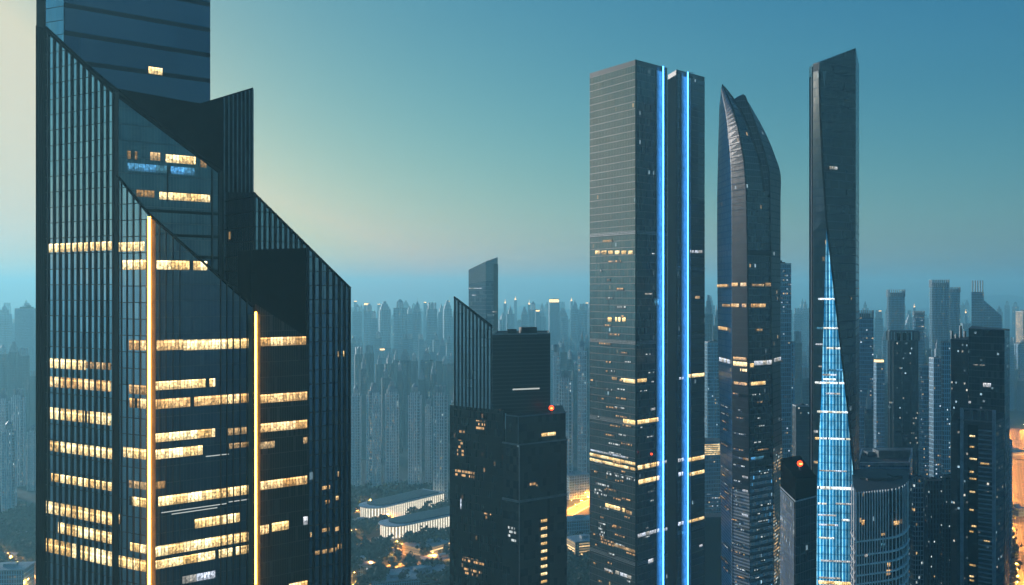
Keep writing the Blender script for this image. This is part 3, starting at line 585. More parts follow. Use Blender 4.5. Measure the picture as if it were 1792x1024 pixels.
fins(FA, [796+6.4*i for i in range(11)], lambda px: FA.z(px, lerp([(795, 520), (860, 572.5)], px))+.3, zz(714, 480)+.02, .35, .75, T6)
m = MB(); m.tube((*FA.p(795), FA.z(795, 520)), (*FA.p(861), FA.z(861, 573)), .5); m.build('roof_edge', M['black'], T6)
LB = Plane(861, 474, 963, 486)
q = [LB.p(861.5), LB.p(963), G(960, 516), G(868, 512)]
m = MB(); m.prism([tuple(p) for p in q], zz(722, 480), zz(586, 480), mt=1); m.build('louvred_block', [M['k3'], M['roofdark']], T6)
cq = sum((Vector(p) for p in q), Vector((0, 0)))/4; m = MB()
for i in range(4):
    a, b = q[i], q[(i+1) % 4]; m.prism([tuple(a), tuple(b), tuple(b+(cq-b)*.04), tuple(a+(cq-a)*.04)], zz(586, 480)+.01, zz(586, 480)+.7)
m.build('parapet', M['steel'], T6)
m = MB(); m.box(cq.x+3, cq.y+4, zz(586, 480)+.02, zz(586, 480)+3, 8, 6, .2); m.box(cq.x-5, cq.y+3, zz(586, 480)+.02, zz(586, 480)+2, 4, 4, .2); m.build('plant_room', M['roofdark'], T6)
lit(LB, 897, 944, LB.z(920, 682), LB.z(920, 679.5), M['streak'], T6, out=.15)
U = Plane(885, 468, 908, 462); U2 = Plane(908, 462, 990, 478)
q = [U.p(885), U.p(908), U2.p(990), G(984, 512), G(890, 505)]
m = MB(); m.prism([tuple(p) for p in q], zz(777, 465), zz(729, 465), mt=1); m.build('upper_block', [M['k2'], M['roofdark']], T6)
V = Plane(880, 466, 908, 459); V2 = Plane(908, 459, 992, 476)
q2 = [V.p(880), V.p(908), V2.p(992), G(986, 518), G(882, 515)]
m = MB(); m.prism([tuple(p) for p in q2], 0, zz(778, 462), mt=1); m.build('lower_block', [M['k2'], M['roofdark']], T6)
def ledge(pls, y, d, parent, h=.8, out=.5):
    m = MB()
    for pl, a, b in pls:
        p, r_ = pl.p(a), pl.p(b); n = pl.nrm()*out; m.prism([tuple(p+n), tuple(r_+n), tuple(r_), tuple(p)], zz(y, d)-h, zz(y, d), bottom=True)
    m.build('ledge', M['steel'], parent)
ledge([(U, 885, 908), (U2, 908, 990)], 728, 462, T6, .5, .3); ledge([(V, 880, 908), (V2, 908, 992)], 777, 459, T6, .7, .6); ledge([(V, 880, 908), (V2, 908, 992)], 876, 459, T6, 1.0, .6)
fins(V2, [908.5], lambda px: zz(777, 459), 0, .3, .4, T6, mat=M['steel'], name='corner_post')
fins(U, [907.5], lambda px: zz(729, 462), zz(777, 462), .3, .4, T6, mat=M['steel'], name='corner_post')
lit(V2, 957.5, 962, 0, zz(868, 459), M['black'], T6, out=.12, name='slot', thick=.1)
for i in range(10): lit(V2, 946, 957, V2.z(951, 913.8+13.3*i), V2.z(951, 909+13.3*i), M['band'], T6, out=.15)
for pl, a, b, y0, y1, mt in [(U2, 947, 972, 757, 763, 'band'), (V2, 938, 940, 848, 851, 'bandbrown'), (V2, 922, 940, 845, 852, 'speck'), (PA, 833, 849, 736, 754, 'speck'), (PA, 797, 830, 822, 837, 'speck'), (PA, 843, 862, 898, 903, 'speck'), (PA, 809, 847, 978, 988, 'speck'), (PA, 812, 843, 994, 1010, 'speck'), (PA, 800, 812, 770, 800, 'speck'),
   (PA, 802, 813, 752, 760, 'speck'), (V, 889, 904, 922, 950, 'speckw'), (PA, 806, 807.5, 872, 891, 'bandwhite')]:
    lit(pl, a, b, pl.z((a+b)/2, y1), pl.z((a+b)/2, y0), M[mt], T6, out=.15)
bb = Vector((*G(965, 478), zz(722, 478)))
m = MB(); m.tube(bb+Vector((0, 0, -2)), bb+Vector((0, 0, 1)), .35); m.build('beacon_mast', M['steel'], T6)
m = MB(); m.ball(bb+Vector((0, 0, 2.2)), 1.25, n=12); bo = m.build('beacon', M['red'], T6)
m = MB(); m.tube(bb+Vector((-.5, -1.35, 2.2)), bb+Vector((.5, -1.35, 2.2)), .3); m.build('bulb', M['redcore'], bo)

# ================================================================== blade tower in haze behind
T7 = thing('blade_tower', 'hazy grey blade-topped tower rising behind the slanted black tower', 'skyscraper', (*G(846, 1130), 0))
M['s7'] = facade('blade_wall', (.1, .15, .2), (.12, .17, .21), 4.2, 3, .12, .05, p=.006, rowp=.05, rough=.2, metal=.5, st=.5, col=(.8, .9, 1))
M['s7b'] = facade('blade_screen', (.25, .29, .3), (.18, .2, .21), 2, 2, .2, .2, p=0, rough=.4, metal=.3)
q = [G(820, 1120), G(850, 1100), G(871, 1112), G(866, 1150), G(824, 1160)]
m = MB(); m.prism([tuple(p) for p in q], 0, [zz(497, 1100), zz(492, 1100), zz(492, 1100), zz(492, 1100), zz(497, 1100)]); m.build('glass_wall', M['s7'], T7)
m = MB(); m.prism([tuple(p) for p in q], [zz(496.9, 1100), zz(491.9, 1100), zz(491.9, 1100), zz(491.9, 1100), zz(496.9, 1100)], [zz(472, 1115), zz(458, 1105), zz(450, 1112), zz(450, 1112), zz(472, 1115)]); m.build('crown_screen', M['s7b'], T7)
Q7 = Plane(850, 1100, 871, 1112)
lit(Q7, 863, 870.8, 0, zz(462, 1108), M['fin'], T7, out=.8, name='dark_shaft', thick=.6)
Q8 = Plane(820, 1120, 850, 1100)
for x0, x1, y, pl in [(821, 845, 504, Q8), (827, 834, 516, Q8), (860, 868, 545, Q7), (821, 835, 547, Q8)]: lit(pl, x0, x1, zz(y+1.6, 1108), zz(y, 1108), M['bandwhite'], T7, out=1.2)

# ================================================================== generic towers
def rect(cx, cy, w, d, a):
    c, s = math.cos(a), math.sin(a)
    return [(cx+x*c-y*s, cy+x*s+y*c) for x, y in ((-w/2, -d/2), (w/2, -d/2), (w/2, d/2), (-w/2, d/2))]
def ribbed(w, d, n, dep, fr=.5):
    """rectangle footprint with bays standing out of every side"""
    pts = []
    cs = [(-w/2, -d/2), (w/2, -d/2), (w/2, d/2), (-w/2, d/2)]
    for i in range(4):
        a = Vector(cs[i]); b = Vector(cs[(i+1) % 4]); t = (b-a); L = t.length; t /= L; nn = Vector((t.y, -t.x)); k = max(2, round(n*L/w))
        for j in range(k):
            s0 = L*(j+.5-fr/2)/k; s1 = L*(j+.5+fr/2)/k
            pts += [a+t*s0, a+t*s0+nn*dep, a+t*s1+nn*dep, a+t*s1]
    return [tuple(p) for p in pts]
def gen(name, label, cat, px0, px1, d, ytop, mat, a=.3, k=.8, crown='box', group=None, ribs=0, ribm=None, extra=None):
    ca, sa = abs(math.cos(a)), abs(math.sin(a)); wpx = (px1-px0)*d/F; w = wpx/(ca+k*sa); dd = w*k
    c = G((px0+px1)/2, d+dd/2); zt = zz(ytop, d)
    t = thing(name, label, cat, (*c, 0), group)
    wm, rm = (mat, M['roof'])
    loc = rect(c.x, c.y, w, dd, a)
    m = MB()
    if ribs:
        cc, ss = math.cos(a), math.sin(a); dp = w*.04
        fp = [(c.x+x*cc-y*ss, c.y+x*ss+y*cc) for x, y in ribbed(w-2*dp, dd-2*dp, ribs, dp)]
        m.prism(fp, 0, zt, cap=False)
    else: m.prism(loc, 0, zt, cap=False); fp = loc
    m.build('glass_wall', wm, t)
    if sum(fp[i][0]*fp[(i+1) % len(fp)][1]-fp[(i+1) % len(fp)][0]*fp[i][1] for i in range(len(fp))) < 0: fp = fp[::-1]
    m = MB(); m.poly([(*p[:2], zt) for p in fp]); m.build('roof', rm, t)
    m = MB()
    if crown == 'box':
        m.box(c.x, c.y, zt+.02, zt+w*.12, w*.6, dd*.5, a); m.box(c.x+w*.1, c.y, zt+w*.12, zt+w*.2, w*.2, dd*.2, a); m.build('plant_room', M['roofdark'], t)
        m = MB()
        for i in range(4):
            p, q = Vector(loc[i]), Vector(loc[(i+1) % 4]); m.prism([tuple(p), tuple(q), tuple(q+(c-q)*.05), tuple(p+(c-p)*.05)], zt+.01, zt+max(1.2, w*.04))
        m.build('parapet', M['trim'], t)
    elif crown == 'comb':
        n = 8; h = w*.45
        for i in range(4):
            p, q = Vector(loc[i]), Vector(loc[(i+1) % 4])
            for j in range(n):
                s = p+(q-p)*(j+.5)/n; m.box(s.x, s.y, zt-.5, zt+h, w*.045, w*.045, a)
        m.build('crown_fin', M['trim'], t)
        m = MB(); m.box(c.x, c.y, zt+.02, zt+h*.55, w*.7, dd*.7, a); m.build('plant_room', M['steel'], t)
    elif crown == 'lit':
        h = w*.28; m.prism([tuple(c+(Vector(p)-c)*.86) for p in loc], zt+.02, zt+h); m.build('lit_crown', M['warmwin'], t)
        m = MB(); m.prism([tuple(c+(Vector(p)-c)*.95) for p in loc], zt+h+.01, zt+h*1.25, bottom=True); m.build('roof', M['roof'], t)
    elif crown == 'spirelit':
        m.box(c.x, c.y, zt+.02, zt+w*.5, w*.5, dd*.5, a); m.tube((*c, zt+w*.5), (*c, zt+w*1.6), w*.09, 5, w*.02); m.build('lit_spire', M['warmwin'], t)
    elif crown == 'spire':
        m.box(c.x, c.y, zt+.02, zt+w*.3, w*.6, dd*.6, a); m.box(c.x, c.y, zt+w*.3, zt+w*.6, w*.35, dd*.35, a); m.tube((*c, zt+w*.6), (*c, zt+w*1.4), w*.05, 5, w*.01); m.build('spire', M['trim'], t)
    elif crown == 'frame':
        h = w*.32
        for i in range(4):
            p, q = Vector(loc[i]), Vector(loc[(i+1) % 4])
            for j in range(5):
                s = p+(q-p)*j/5; m.box(s.x, s.y, zt-.3, zt+h, w*.07, w*.07, a)
        m.build('crown_frame', M['steel'], t)
        m = MB(); m.prism([tuple(c+(Vector(p)-c)*1.02) for p in loc], zt+h, zt+h+w*.05, bottom=True); m.build('crown_roof', M['steel'], t)
        m = MB(); m.box(c.x, c.y, zt+.02, zt+h*.8, w*.5, dd*.5, a); m.build('plant_room', M['black'], t)
    elif crown == 'flat': pass
    if extra: extra(t, c, w, dd, zt, a)
    return t

def fm(n, g, fr, **k): M[n] = facade(n, g, fr, **k)
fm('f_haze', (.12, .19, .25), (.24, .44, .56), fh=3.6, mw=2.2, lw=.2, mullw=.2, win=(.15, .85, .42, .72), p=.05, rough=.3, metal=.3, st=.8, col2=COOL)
fm('f_navy', (.10, .17, .24), (.20, .40, .55), fh=3.8, mw=1.7, lw=.2, mullw=.2, win=(.15, .85, .42, .72), p=.17, rough=.25, metal=.4, st=.9, col=(.75, .88, 1), col2=WARM)
fm('f_black', (.035, .055, .07), (.05, .08, .10), fh=3.8, mw=1.5, lw=.16, mullw=.14, win=(.15, .85, .42, .72), p=.08, rough=.3, metal=.3, st=.8, col=(.9, .85, .7), col2=COOL)
fm('f_teal', (.12, .2, .26), (.30, .58, .72), fh=3.6, mw=2.0, lw=.2, mullw=.3, win=(.15, .85, .42, .72), p=.14, rough=.3, metal=.3, st=.9, col=(.7, .9, 1), col2=WARM)
fm('f_res', (.06, .10, .13), (.6, .78, .84), fh=3.1, mw=2.4, lw=.22, mullw=.35, p=.16, rough=.4, metal=.1, st=1.0, col=(.8, .92, .9), col2=WARM)
fm('f_resd', (.05, .07, .08), (.13, .22, .27), fh=3.1, mw=2.6, lw=.22, mullw=.42, win=(.15, .85, .42, .72), p=.07, rough=.4, metal=.1, st=1.0, col=(.8, .92, .9), col2=WARM)
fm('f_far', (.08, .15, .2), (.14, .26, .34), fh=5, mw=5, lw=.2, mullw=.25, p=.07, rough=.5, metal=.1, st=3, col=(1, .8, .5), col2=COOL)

# behind the curved tower, right edge
gen('office_tower', 'navy slab tower whose right half shows behind the curved tower', 'skyscraper', 1338, 1382, 840, 463, M['f_navy'], a=.25, crown='box')
gen('office_tower', 'navy tower with pale lit comb crown just right of the tallest tower', 'skyscraper', 1496, 1530, 930, 556, M['f_navy'], a=-.3, crown='comb')
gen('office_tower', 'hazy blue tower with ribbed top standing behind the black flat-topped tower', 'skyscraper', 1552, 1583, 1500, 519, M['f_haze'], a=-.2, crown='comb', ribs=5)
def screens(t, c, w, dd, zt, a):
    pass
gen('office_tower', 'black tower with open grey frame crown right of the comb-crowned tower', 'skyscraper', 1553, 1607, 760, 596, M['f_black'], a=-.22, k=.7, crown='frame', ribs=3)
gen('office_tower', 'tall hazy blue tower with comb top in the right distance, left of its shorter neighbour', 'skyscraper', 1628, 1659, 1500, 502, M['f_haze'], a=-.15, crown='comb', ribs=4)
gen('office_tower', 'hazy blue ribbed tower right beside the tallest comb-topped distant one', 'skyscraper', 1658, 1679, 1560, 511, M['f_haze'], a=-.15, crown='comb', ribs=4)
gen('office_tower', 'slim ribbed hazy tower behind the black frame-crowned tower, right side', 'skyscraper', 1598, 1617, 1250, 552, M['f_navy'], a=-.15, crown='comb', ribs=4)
# pyramid-shouldered hazy tower
t = thing('office_tower', 'distant blue tower with long slanted shoulder and tall fins on top', 'skyscraper', (*G(1720, 1420), 0))
m = MB(); q = [G(1700, 1400), G(1721, 1400), G(1722, 1440), G(1701, 1440)]; m.prism([tuple(p) for p in q], 0, zz(511, 1400)); m.build('glass_wall', M['f_haze'], t)
q = [G(1721.2, 1400), G(1753, 1400), G(1753, 1440), G(1722.2, 1440)]; z0, z1_ = zz(526, 1400), zz(553, 1400)
m = MB(); m.prism([tuple(p) for p in q], 0, [z0, z1_, z1_, z0]); m.build('slanted_wing', M['f_haze'], t)
m = MB()
for i in range(5): s = G(1702+4.4*i, 1402); m.box(s.x, s.y, zz(512, 1400), zz(491, 1400), 1.3, 1.3)
m.build('roof_fin', M['steel'], t)
# big dark block on the right with screen
T9 = thing('office_block_tower', 'broad dark tower near the right edge with framed rooftop terrace and ribbed lower front', 'skyscraper', (*G(1718, 600), 0))
q = [G(1695, 590), G(1758, 575), G(1767, 600), G(1767, 640), G(1700, 640)]
m = MB(); m.prism([tuple(p) for p in q], 0, [zz(575, 590), zz(577, 580), zz(580, 600), zz(580, 600), zz(575, 590)], mt=1); m.build('glass_wall', [facade('t9_wall', (.035, .06, .075), (.05, .075, .09), 4, 1.6, .1, .05, win=(.15, .85, .42, .72), p=.03, rough=.2, metal=.5, st=.6, col=(.7, .9, 1)), M['roofdark']], T9)
q = [G(1664, 600), G(1694.6, 589), G(1697, 630), G(1668, 635)]
m = MB(); m.prism([tuple(p) for p in q], 0, zz(594, 595), mt=1); m.build('side_wing', [M['f_black'], M['roofdark']], T9)
for i in range(4):
    m = MB(); s = G(1666+7.5*i, 603+i*6); m.box(s.x, s.y, zz(594, 595)+.05, zz(594-(14, 8, 22, 12)[i], 595), 1.2, 1.2); m.build('roof_mast', M['steel'], T9)
q = [G(1675, 548), G(1740, 536), G(1757, 552), G(1757, 572), G(1690, 585)]
zc = zz(736, 540)
m = MB(); m.prism([tuple(p) for p in q], 0, zc, mt=1); m.build('lower_block', [M['f_black'], M['roofdark']], T9)
F9 = Plane(1675, 548, 1740, 536)
fins(F9, [1684, 1740], lambda px: zz(716, 540), 0, 1.4, 1.6, T9, mat=M['trim'], name='frame_post')
m = MB()
for y in (716, 736): a, b = F9.p(1684), F9.p(1740); n = F9.nrm()*1.38; m.prism([tuple(a), tuple(b), tuple(b+n), tuple(a+n)], zz(y+2.5, 540), zz(y, 540), bottom=True)
for x in (1698, 1712, 1724): a = F9.p(x)-F9.nrm()*2; m.box(a.x, a.y, zc+.02, zz(718, 540), .8, 2, .2)
m.build('terrace_frame', M['steel'], T9)
m = MB()
for y in range(752, 1100, 8):
    a, b = F9.p(1713), F9.p(1738); n = F9.nrm()*.9; m.prism([tuple(a), tuple(b), tuple(b+n), tuple(a+n)], zz(y+2.2, 540), zz(y, 540), bottom=True)
m.build('balcony_slab', M['trim'], T9)
lit(F9, 1694, 1712, 0, zz(745, 540), M['black'], T9, out=.3, name='slot', thick=.25)
for y in (763, 782, 803, 826, 838, 861, 893, 921, 931, 990, 1010, 1017): lit(F9, 1697, random.uniform(1704, 1713), zz(y+3, 540), zz(y, 540), M['band'], T9, out=.5)
for a, b, y0, y1 in ((1722, 1733, 944, 946), (1716, 1732, 809, 812)): lit(F9, a, b, zz(y1, 540), zz(y0, 540), M['band'], T9, out=1.0)
F9b = Plane(1697, 590, 1758, 575)
for a, b, y0, y1, mt in ((1721, 1735, 671, 678, 'bandwhite'), (1704, 1724, 639, 641, 'bandwhite'), (1690, 1700, 705, 709, 'bandwhite')): lit(F9b, a, b, zz(y1, 580), zz(y0, 580), M[mt], T9, out=.8)

# curved-front mullioned building, lower right
T10 = thing('curved_front_building', 'dark building with rounded front corner, white vertical mullions and ledges, lower right', 'office building', (*G(1540, 480), 0))
cur = [G(1493, 470)]+[G(1500+9*i, 452+i*1.2) for i in range(7)]+[G(1566, 462), G(1577, 467), G(1585, 474), G(1590, 483), G(1590, 515), G(1490, 515)]
m = MB(); m.prism([tuple(p) for p in cur], 0, zz(862, 455), mt=1); m.build('glass_wall', [facade('t10_wall', (.02, .03, .035), (.05, .07, .08), 3.9, 1.5, .08, .06, p=.015, rough=.2, metal=.4, st=.7), M['roofdark']], T10)
def off(pts, r):
    c = sum((Vector(p) for p in pts), Vector((0, 0)))/len(pts); return [Vector(p)+(Vector(p)-c).normalized()*r for p in pts]
o1 = off(cur, .7)
m = MB()
for i in range(0, 11):
    for f_ in (0, .5):
        s = o1[i]+(o1[i+1]-o1[i])*f_; m.box(s.x, s.y, 20, zz(859, 455), .36, .7)
m.build('mullion', M['rib'], T10)
for y in (944, 968, 985, 1003, 1018, 1035):
    m = MB(); oo = off(cur, 1.3); nn = 12
    for i in range(nn-1): m.prism([tuple(oo[i]), tuple(oo[i+1]), tuple(cur[i+1]), tuple(cur[i])], zz(y+2.4, 455), zz(y, 455), bottom=True)
    m.build('ledge', M['rib'], T10)
m = MB(); m.box(*G(1536, 488), zz(862, 455)+.02, zz(858, 455), 14, 8, .1); m.box(*G(1566, 492), zz(862, 455)+.02, zz(857, 455), 5, 6, .1); m.build('plant_room', M['roofdark'], T10)
C10 = Plane(1500, 452, 1563, 460)
for a, b, y0, y1, mt in ((1562, 1572, 916, 923, 'bandbrown'), (1540, 1547, 935, 939, 'bandbrown'), (1506, 1511, 908, 917, 'bandbrown'), (1539, 1547, 952, 958, 'bandblue'), (1551, 1556, 988, 995, 'bandbrown'), (1549, 1556, 1000, 1010, 'bandbrown'), (1511, 1517, 968, 973, 'bandwhite')):
    lit(C10, a, b, zz(y1, 455), zz(y0, 455), M[mt], T10, out=.6)

# flat-roofed hall behind it
t = thing('low_hall', 'long flat-roofed pale hall behind the rounded-corner building, lower right', 'hall', (*G(1545, 660), 0))
zr = zz(815, 640)
m = MB(); q = [G(1500, 640), G(1592, 640), G(1597, 700), G(1508, 700)]; m.prism([tuple(p) for p in q], 0, zr, mt=1); m.build('glass_wall', [M['f_navy'], M['roof']], t)
m = MB(); cq = sum(q, Vector((0, 0)))/4
for i in range(4): p, r_ = q[i], q[(i+1) % 4]; m.prism([tuple(p), tuple(r_), tuple(r_+(cq-r_)*.05), tuple(p+(cq-p)*.05)], zr+.01, zr+2)
m.build('parapet', M['trim'], t)
HP = Plane(1500, 640, 1592, 640)
for a, b in ((1502, 1514), (1523, 1543), (1564, 1574)): lit(HP, a, b, zz(832, 640), zz(824, 640), M['band'], t, out=.3)
m = MB(); m.box(*G(1560, 675), zr+.02, zr+5, 22, 10, .05); m.box(*G(1525, 680), zr+.02, zr+3, 8, 8, 0); m.build('plant_room', M['steel'], t)

# right-hand middle distance
R_ = [('ribbed grey-blue apartment tower with lit edge windows, left of three by the broad dark tower', 1594, 1618, 640, 838, 'f_res', 4),
 ('middle of three ribbed apartment towers left of the broad dark tower', 1619, 1644, 620, 842, 'f_resd', 4),
 ('right one of three ribbed apartment towers, touching the broad dark tower', 1645, 1672, 635, 836, 'f_resd', 4)]
for lab, a, b, d, y, mt, r in R_: gen('apartment_tower', lab, 'apartment tower', a, b, d, y, M[mt], a=.08, crown='box', ribs=r, group='ribbed apartment towers lower right')
gen('office_tower', 'narrow pale blue tower rising left of the broad dark tower', 'skyscraper', 1648, 1662, 760, 600, M['f_teal'], a=.1, crown='box', ribs=3)
gen('office_tower', 'dark tower pair-mate with warm lit strip just right of the frame-crowned tower', 'skyscraper', 1610, 1628, 900, 640, M['f_navy'], a=.1, crown='box', ribs=3)
gen('office_tower', 'grey-blue tower with scattered lights between the frame-crowned and broad dark towers', 'skyscraper', 1628, 1648, 840, 628, M['f_navy'], a=.15, crown='box')
gen('office_tower', 'low navy tower with amber rooftop below the comb-crowned tower', 'tower', 1530, 1546, 1000, 634, M['f_navy'], a=.1, crown='lit')
gen('office_tower', 'bright amber-lit tower cut by the right picture edge', 'skyscraper', 1782, 1812, 2250, 546, facade('amber_wall', (.1, .09, .07), (.3, .25, .18), 4, 3, .2, .2, p=1.5, rough=.4, metal=.1, st=1.2, col=WARM, col2=(1, .7, .35), cellw=1), a=.1, crown='box')
gen('office_tower', 'blue tower below the amber-lit one at the right picture edge', 'skyscraper', 1776, 1800, 2150, 603, M['f_navy'], a=.1, crown='box', ribs=3)
gen('office_tower', 'plain dark slab tucked behind the broad dark tower, its right side showing', 'tower', 1748, 1768, 900, 770, M['f_navy'], a=.05, crown='flat')
gen('office_tower', 'low blue-grey block with vertical edge line at the bottom right beside the road', 'office building', 1754, 1767, 620, 890, M['f_navy'], a=.05, crown='box')
gen('office_tower', 'narrow tower with amber rooftop between the curved and tallest towers', 'tower', 1389, 1414, 760, 712, M['f_black'], a=.05, crown='box')
gen('office_tower', 'pale ribbed tower directly right of the curved tower, behind the beacon tower', 'skyscraper', 1370, 1390, 860, 600, M['f_teal'], a=.1, crown='box', ribs=3)
t = gen('office_tower', 'pale tower with tall vertical ribs in the gap right of the blue-striped pair', 'skyscraper', 1234, 1262, 1000, 600, M['f_teal'], a=.1, crown='box', ribs=4)
# louvred lit hall in that gap
t = thing('lit_hall', 'low hall glowing with amber horizontal louvres between the striped pair and curved tower', 'hall', (*G(1245, 950), 0))
HP = Plane(1228, 940, 1264, 945); q = [HP.p(1228), HP.p(1264), G(1264, 975), G(1228, 975)]
m = MB(); m.prism([tuple(p) for p in q], 0, zz(776, 940), mt=1); m.build('wall', [M['f_navy'], M['roof']], t)
for i in range(6): lit(HP, 1229, 1263, zz(780+i*3.4, 940), zz(778+i*3.4, 940), M['band'], t, out=.3, name='lit_window')
gen('office_block', 'dark windowless block at the foot of the gap right of the blue-striped pair', 'office building', 1228, 1268, 800, 905, M['black'], a=.05, crown='flat')

# ================================================================== apartment towers: prototypes, then copies
def crossfp(w, d, n=3):
    """notched cross plan of a Chinese apartment tower"""
    out = []
    q = [(-.5, -.2), (-.42, -.2), (-.42, -.34), (-.26, -.34), (-.26, -.5), (-.08, -.5), (-.08, -.42), (.08, -.42), (.08, -.5), (.26, -.5), (.26, -.34), (.42, -.34), (.42, -.2), (.5, -.2)]
    pts = q+[(x, -y) for x, y in q[::-1]]
    return [(x*w, y*d) for x, y in pts]
def apt_proto(h, w, d, mat, style):
    t = thing('apartment_tower', 'x', 'apartment tower', (0, 0, 0))
    m = MB(); m.prism(crossfp(w, d), 0, h, mt=1); m.build('body', [mat, M['roof']], t)
    m = MB(); q = lambda s: [(x*s, y*s) for x, y in crossfp(w, d)]
    if style == 0:
        m.prism(q(.8), h+.02, h+5); m.prism(q(.55), h+5, h+9); m.prism(q(.3), h+9, h+13)
    elif style == 1:
        for s in (-1, 1):
            m.box(s*w*.3, 0, h+.02, h+9, w*.16, d*.5)
        m.box(0, 0, h+.02, h+6, w*.3, d*.4)
        m.tube((0, -d*.2, h+6), (0, d*.2, h+6), w*.15, 12)
    elif style == 2:
        m.box(0, 0, h+.02, h+7, w*.5, d*.5); m.box(0, 0, h+7, h+11, w*.25, d*.25); m.tube((0, 0, h+11), (0, 0, h+15), w*.1, 8, .3)
    else:
        for i in range(8):
            a = i*math.pi/4; m.tube((math.cos(a)*w*.25, math.sin(a)*d*.25, h), (math.cos(a)*w*.22, math.sin(a)*d*.22, h+8), .9, 5)
        m.tube((0, 0, h+8), (0, 0, h+12), w*.28, 10, w*.05)
    m2 = MB()
    if mat == M['f_res']:
        for x in (-.5, -.26, -.08, .08, .26, .5):
            for sg in (-1, 1):
                y = {.5: .2, .26: .5, .08: .5}[abs(x)]; m2.box(x*w, sg*y*d, 0, h+(3 if abs(x) < .3 else 0), w*.085, d*.085)
        m2.build('corner_rib', M['rib'], t)
    m.build('rooftop_crown', M['trim'] if mat != M['f_far'] else M['roof'], t)
    return t
protos = {}
for st in range(4):
    for key, mt in (('res', 'f_res'), ('resd', 'f_resd'), ('far', 'f_far'), ('haze', 'f_haze')):
        protos[key, st] = (key, st, mt)
made = {}
ORD = ['first', 'second', 'third', 'fourth', 'fifth', 'sixth', 'seventh', 'eighth', 'ninth', 'tenth', 'eleventh', 'twelfth', 'thirteenth', 'fourteenth', 'fifteenth', 'sixteenth', 'seventeenth', 'eighteenth', 'nineteenth', 'twentieth']
ORD += ['twenty-'+o for o in ORD[:9]]+['thirtieth']+['thirty-'+o for o in ORD[:9]]
def place(key, st, px, d, wpx, ytop, rot):
    """one apartment tower: first of a kind is the prototype, the rest copy it and its parts"""
    wid = wpx*d/F*(.84 if key == 'res' else 1); ht = max(20, zz(ytop, d)-8)
    if (key, st) not in made:
        made[key, st] = apt_proto(100, 24, 22, M[protos[key, st][2]], st); r = made[key, st]
    else:
        s = made[key, st]; r = s.copy(); link(r)
        for ch in [c for c in bpy.data.objects if c.parent == s]:
            c = ch.copy(); link(c); c.parent = r
    r.location = (*G(px, d), 0); r.rotation_euler = (0, 0, rot); r.scale = (wid/24, wid/24, ht/100)
    return r
REG = [(-200, 70, 'at the far left edge'), (610, 792, 'left of the slanted black tower'), (955, 1036, 'right of the slanted black tower'), (1230, 1262, 'right of the striped pair'), (1362, 1420, 'between curved and tallest towers'), (1495, 2000, 'right of the tallest tower')]
placed = []
def row(rowname, look, key, specs):
    for px, d, w, y in specs:
        r = place(key, random.randrange(4), px, d, w, y, random.uniform(-.35, .35)+(-.2 if px > 900 else .2))
        placed.append((rowname, look, px, r))
# front row, pale ribbed, bases in view
row('front', 'pale ribbed apartment towers', 'res', [(623, 1290, 19, 682), (654, 1275, 26, 680), (686, 1250, 26, 678), (726, 1228, 25, 680), (750, 1260, 13, 700), (771, 1185, 28, 680), (990, 1230, 27, 655), (1019, 1300, 17, 603), (974, 1330, 13, 612), (800, 1300, 22, 690)])
row('front', 'pale ribbed apartment towers', 'res', [(6, 1230, 22, 690), (32, 1290, 24, 684), (58, 1260, 20, 745), (16, 1090, 26, 742), (-18, 1200, 24, 700)])
row('middle', 'grey lamp-speckled apartment towers', 'resd', [(628, 1750, 15, 612), (646, 1700, 16, 610), (664, 1800, 14, 630), (681, 1650, 15, 628), (693, 1850, 12, 622), (709, 1600, 19, 622), (725, 1750, 12, 624), (747, 1600, 22, 622), (768, 1700, 12, 624), (779, 1900, 14, 630), (790, 1700, 14, 628), (636, 1500, 12, 636), (700, 1550, 10, 640), (759, 1500, 11, 645), (675, 1500, 14, 652), (738, 1480, 12, 655),
  (986, 1700, 12, 608), (998, 1600, 11, 620), (1008, 1550, 14, 640), (1027, 1700, 14, 600),
  (5, 1750, 18, 612), (24, 1800, 16, 608), (42, 1700, 18, 614), (60, 1750, 14, 650), (-14, 1650, 20, 622)])
row('middle', 'grey lamp-speckled apartment towers', 'resd', [(1512, 1100, 16, 650), (1534, 1200, 18, 690), (1548, 1300, 12, 660), (1620, 1400, 16, 600), (1640, 1300, 14, 615), (1606, 1200, 10, 655), (1775, 2150, 12, 640), (1789, 2100, 16, 660), (1376, 1300, 12, 600), (1396, 1400, 14, 590), (1410, 1250, 12, 650), (1240, 1500, 14, 540), (1254, 1450, 14, 560), (1520, 900, 14, 700), (1500, 1000, 12, 680)])
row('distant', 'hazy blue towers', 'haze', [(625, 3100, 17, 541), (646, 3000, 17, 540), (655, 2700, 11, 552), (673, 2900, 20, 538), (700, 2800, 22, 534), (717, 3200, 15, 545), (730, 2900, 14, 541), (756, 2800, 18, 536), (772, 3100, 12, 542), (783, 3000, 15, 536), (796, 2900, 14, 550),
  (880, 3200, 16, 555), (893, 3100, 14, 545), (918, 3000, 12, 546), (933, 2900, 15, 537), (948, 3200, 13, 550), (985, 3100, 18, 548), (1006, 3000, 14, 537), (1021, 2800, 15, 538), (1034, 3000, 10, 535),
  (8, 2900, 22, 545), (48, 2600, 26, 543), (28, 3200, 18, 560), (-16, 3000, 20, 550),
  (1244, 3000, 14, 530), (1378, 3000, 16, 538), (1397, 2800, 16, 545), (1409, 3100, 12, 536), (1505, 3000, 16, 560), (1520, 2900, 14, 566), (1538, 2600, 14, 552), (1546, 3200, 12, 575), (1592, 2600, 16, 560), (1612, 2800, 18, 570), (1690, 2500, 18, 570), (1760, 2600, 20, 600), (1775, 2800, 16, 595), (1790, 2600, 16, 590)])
far = []
x = -20
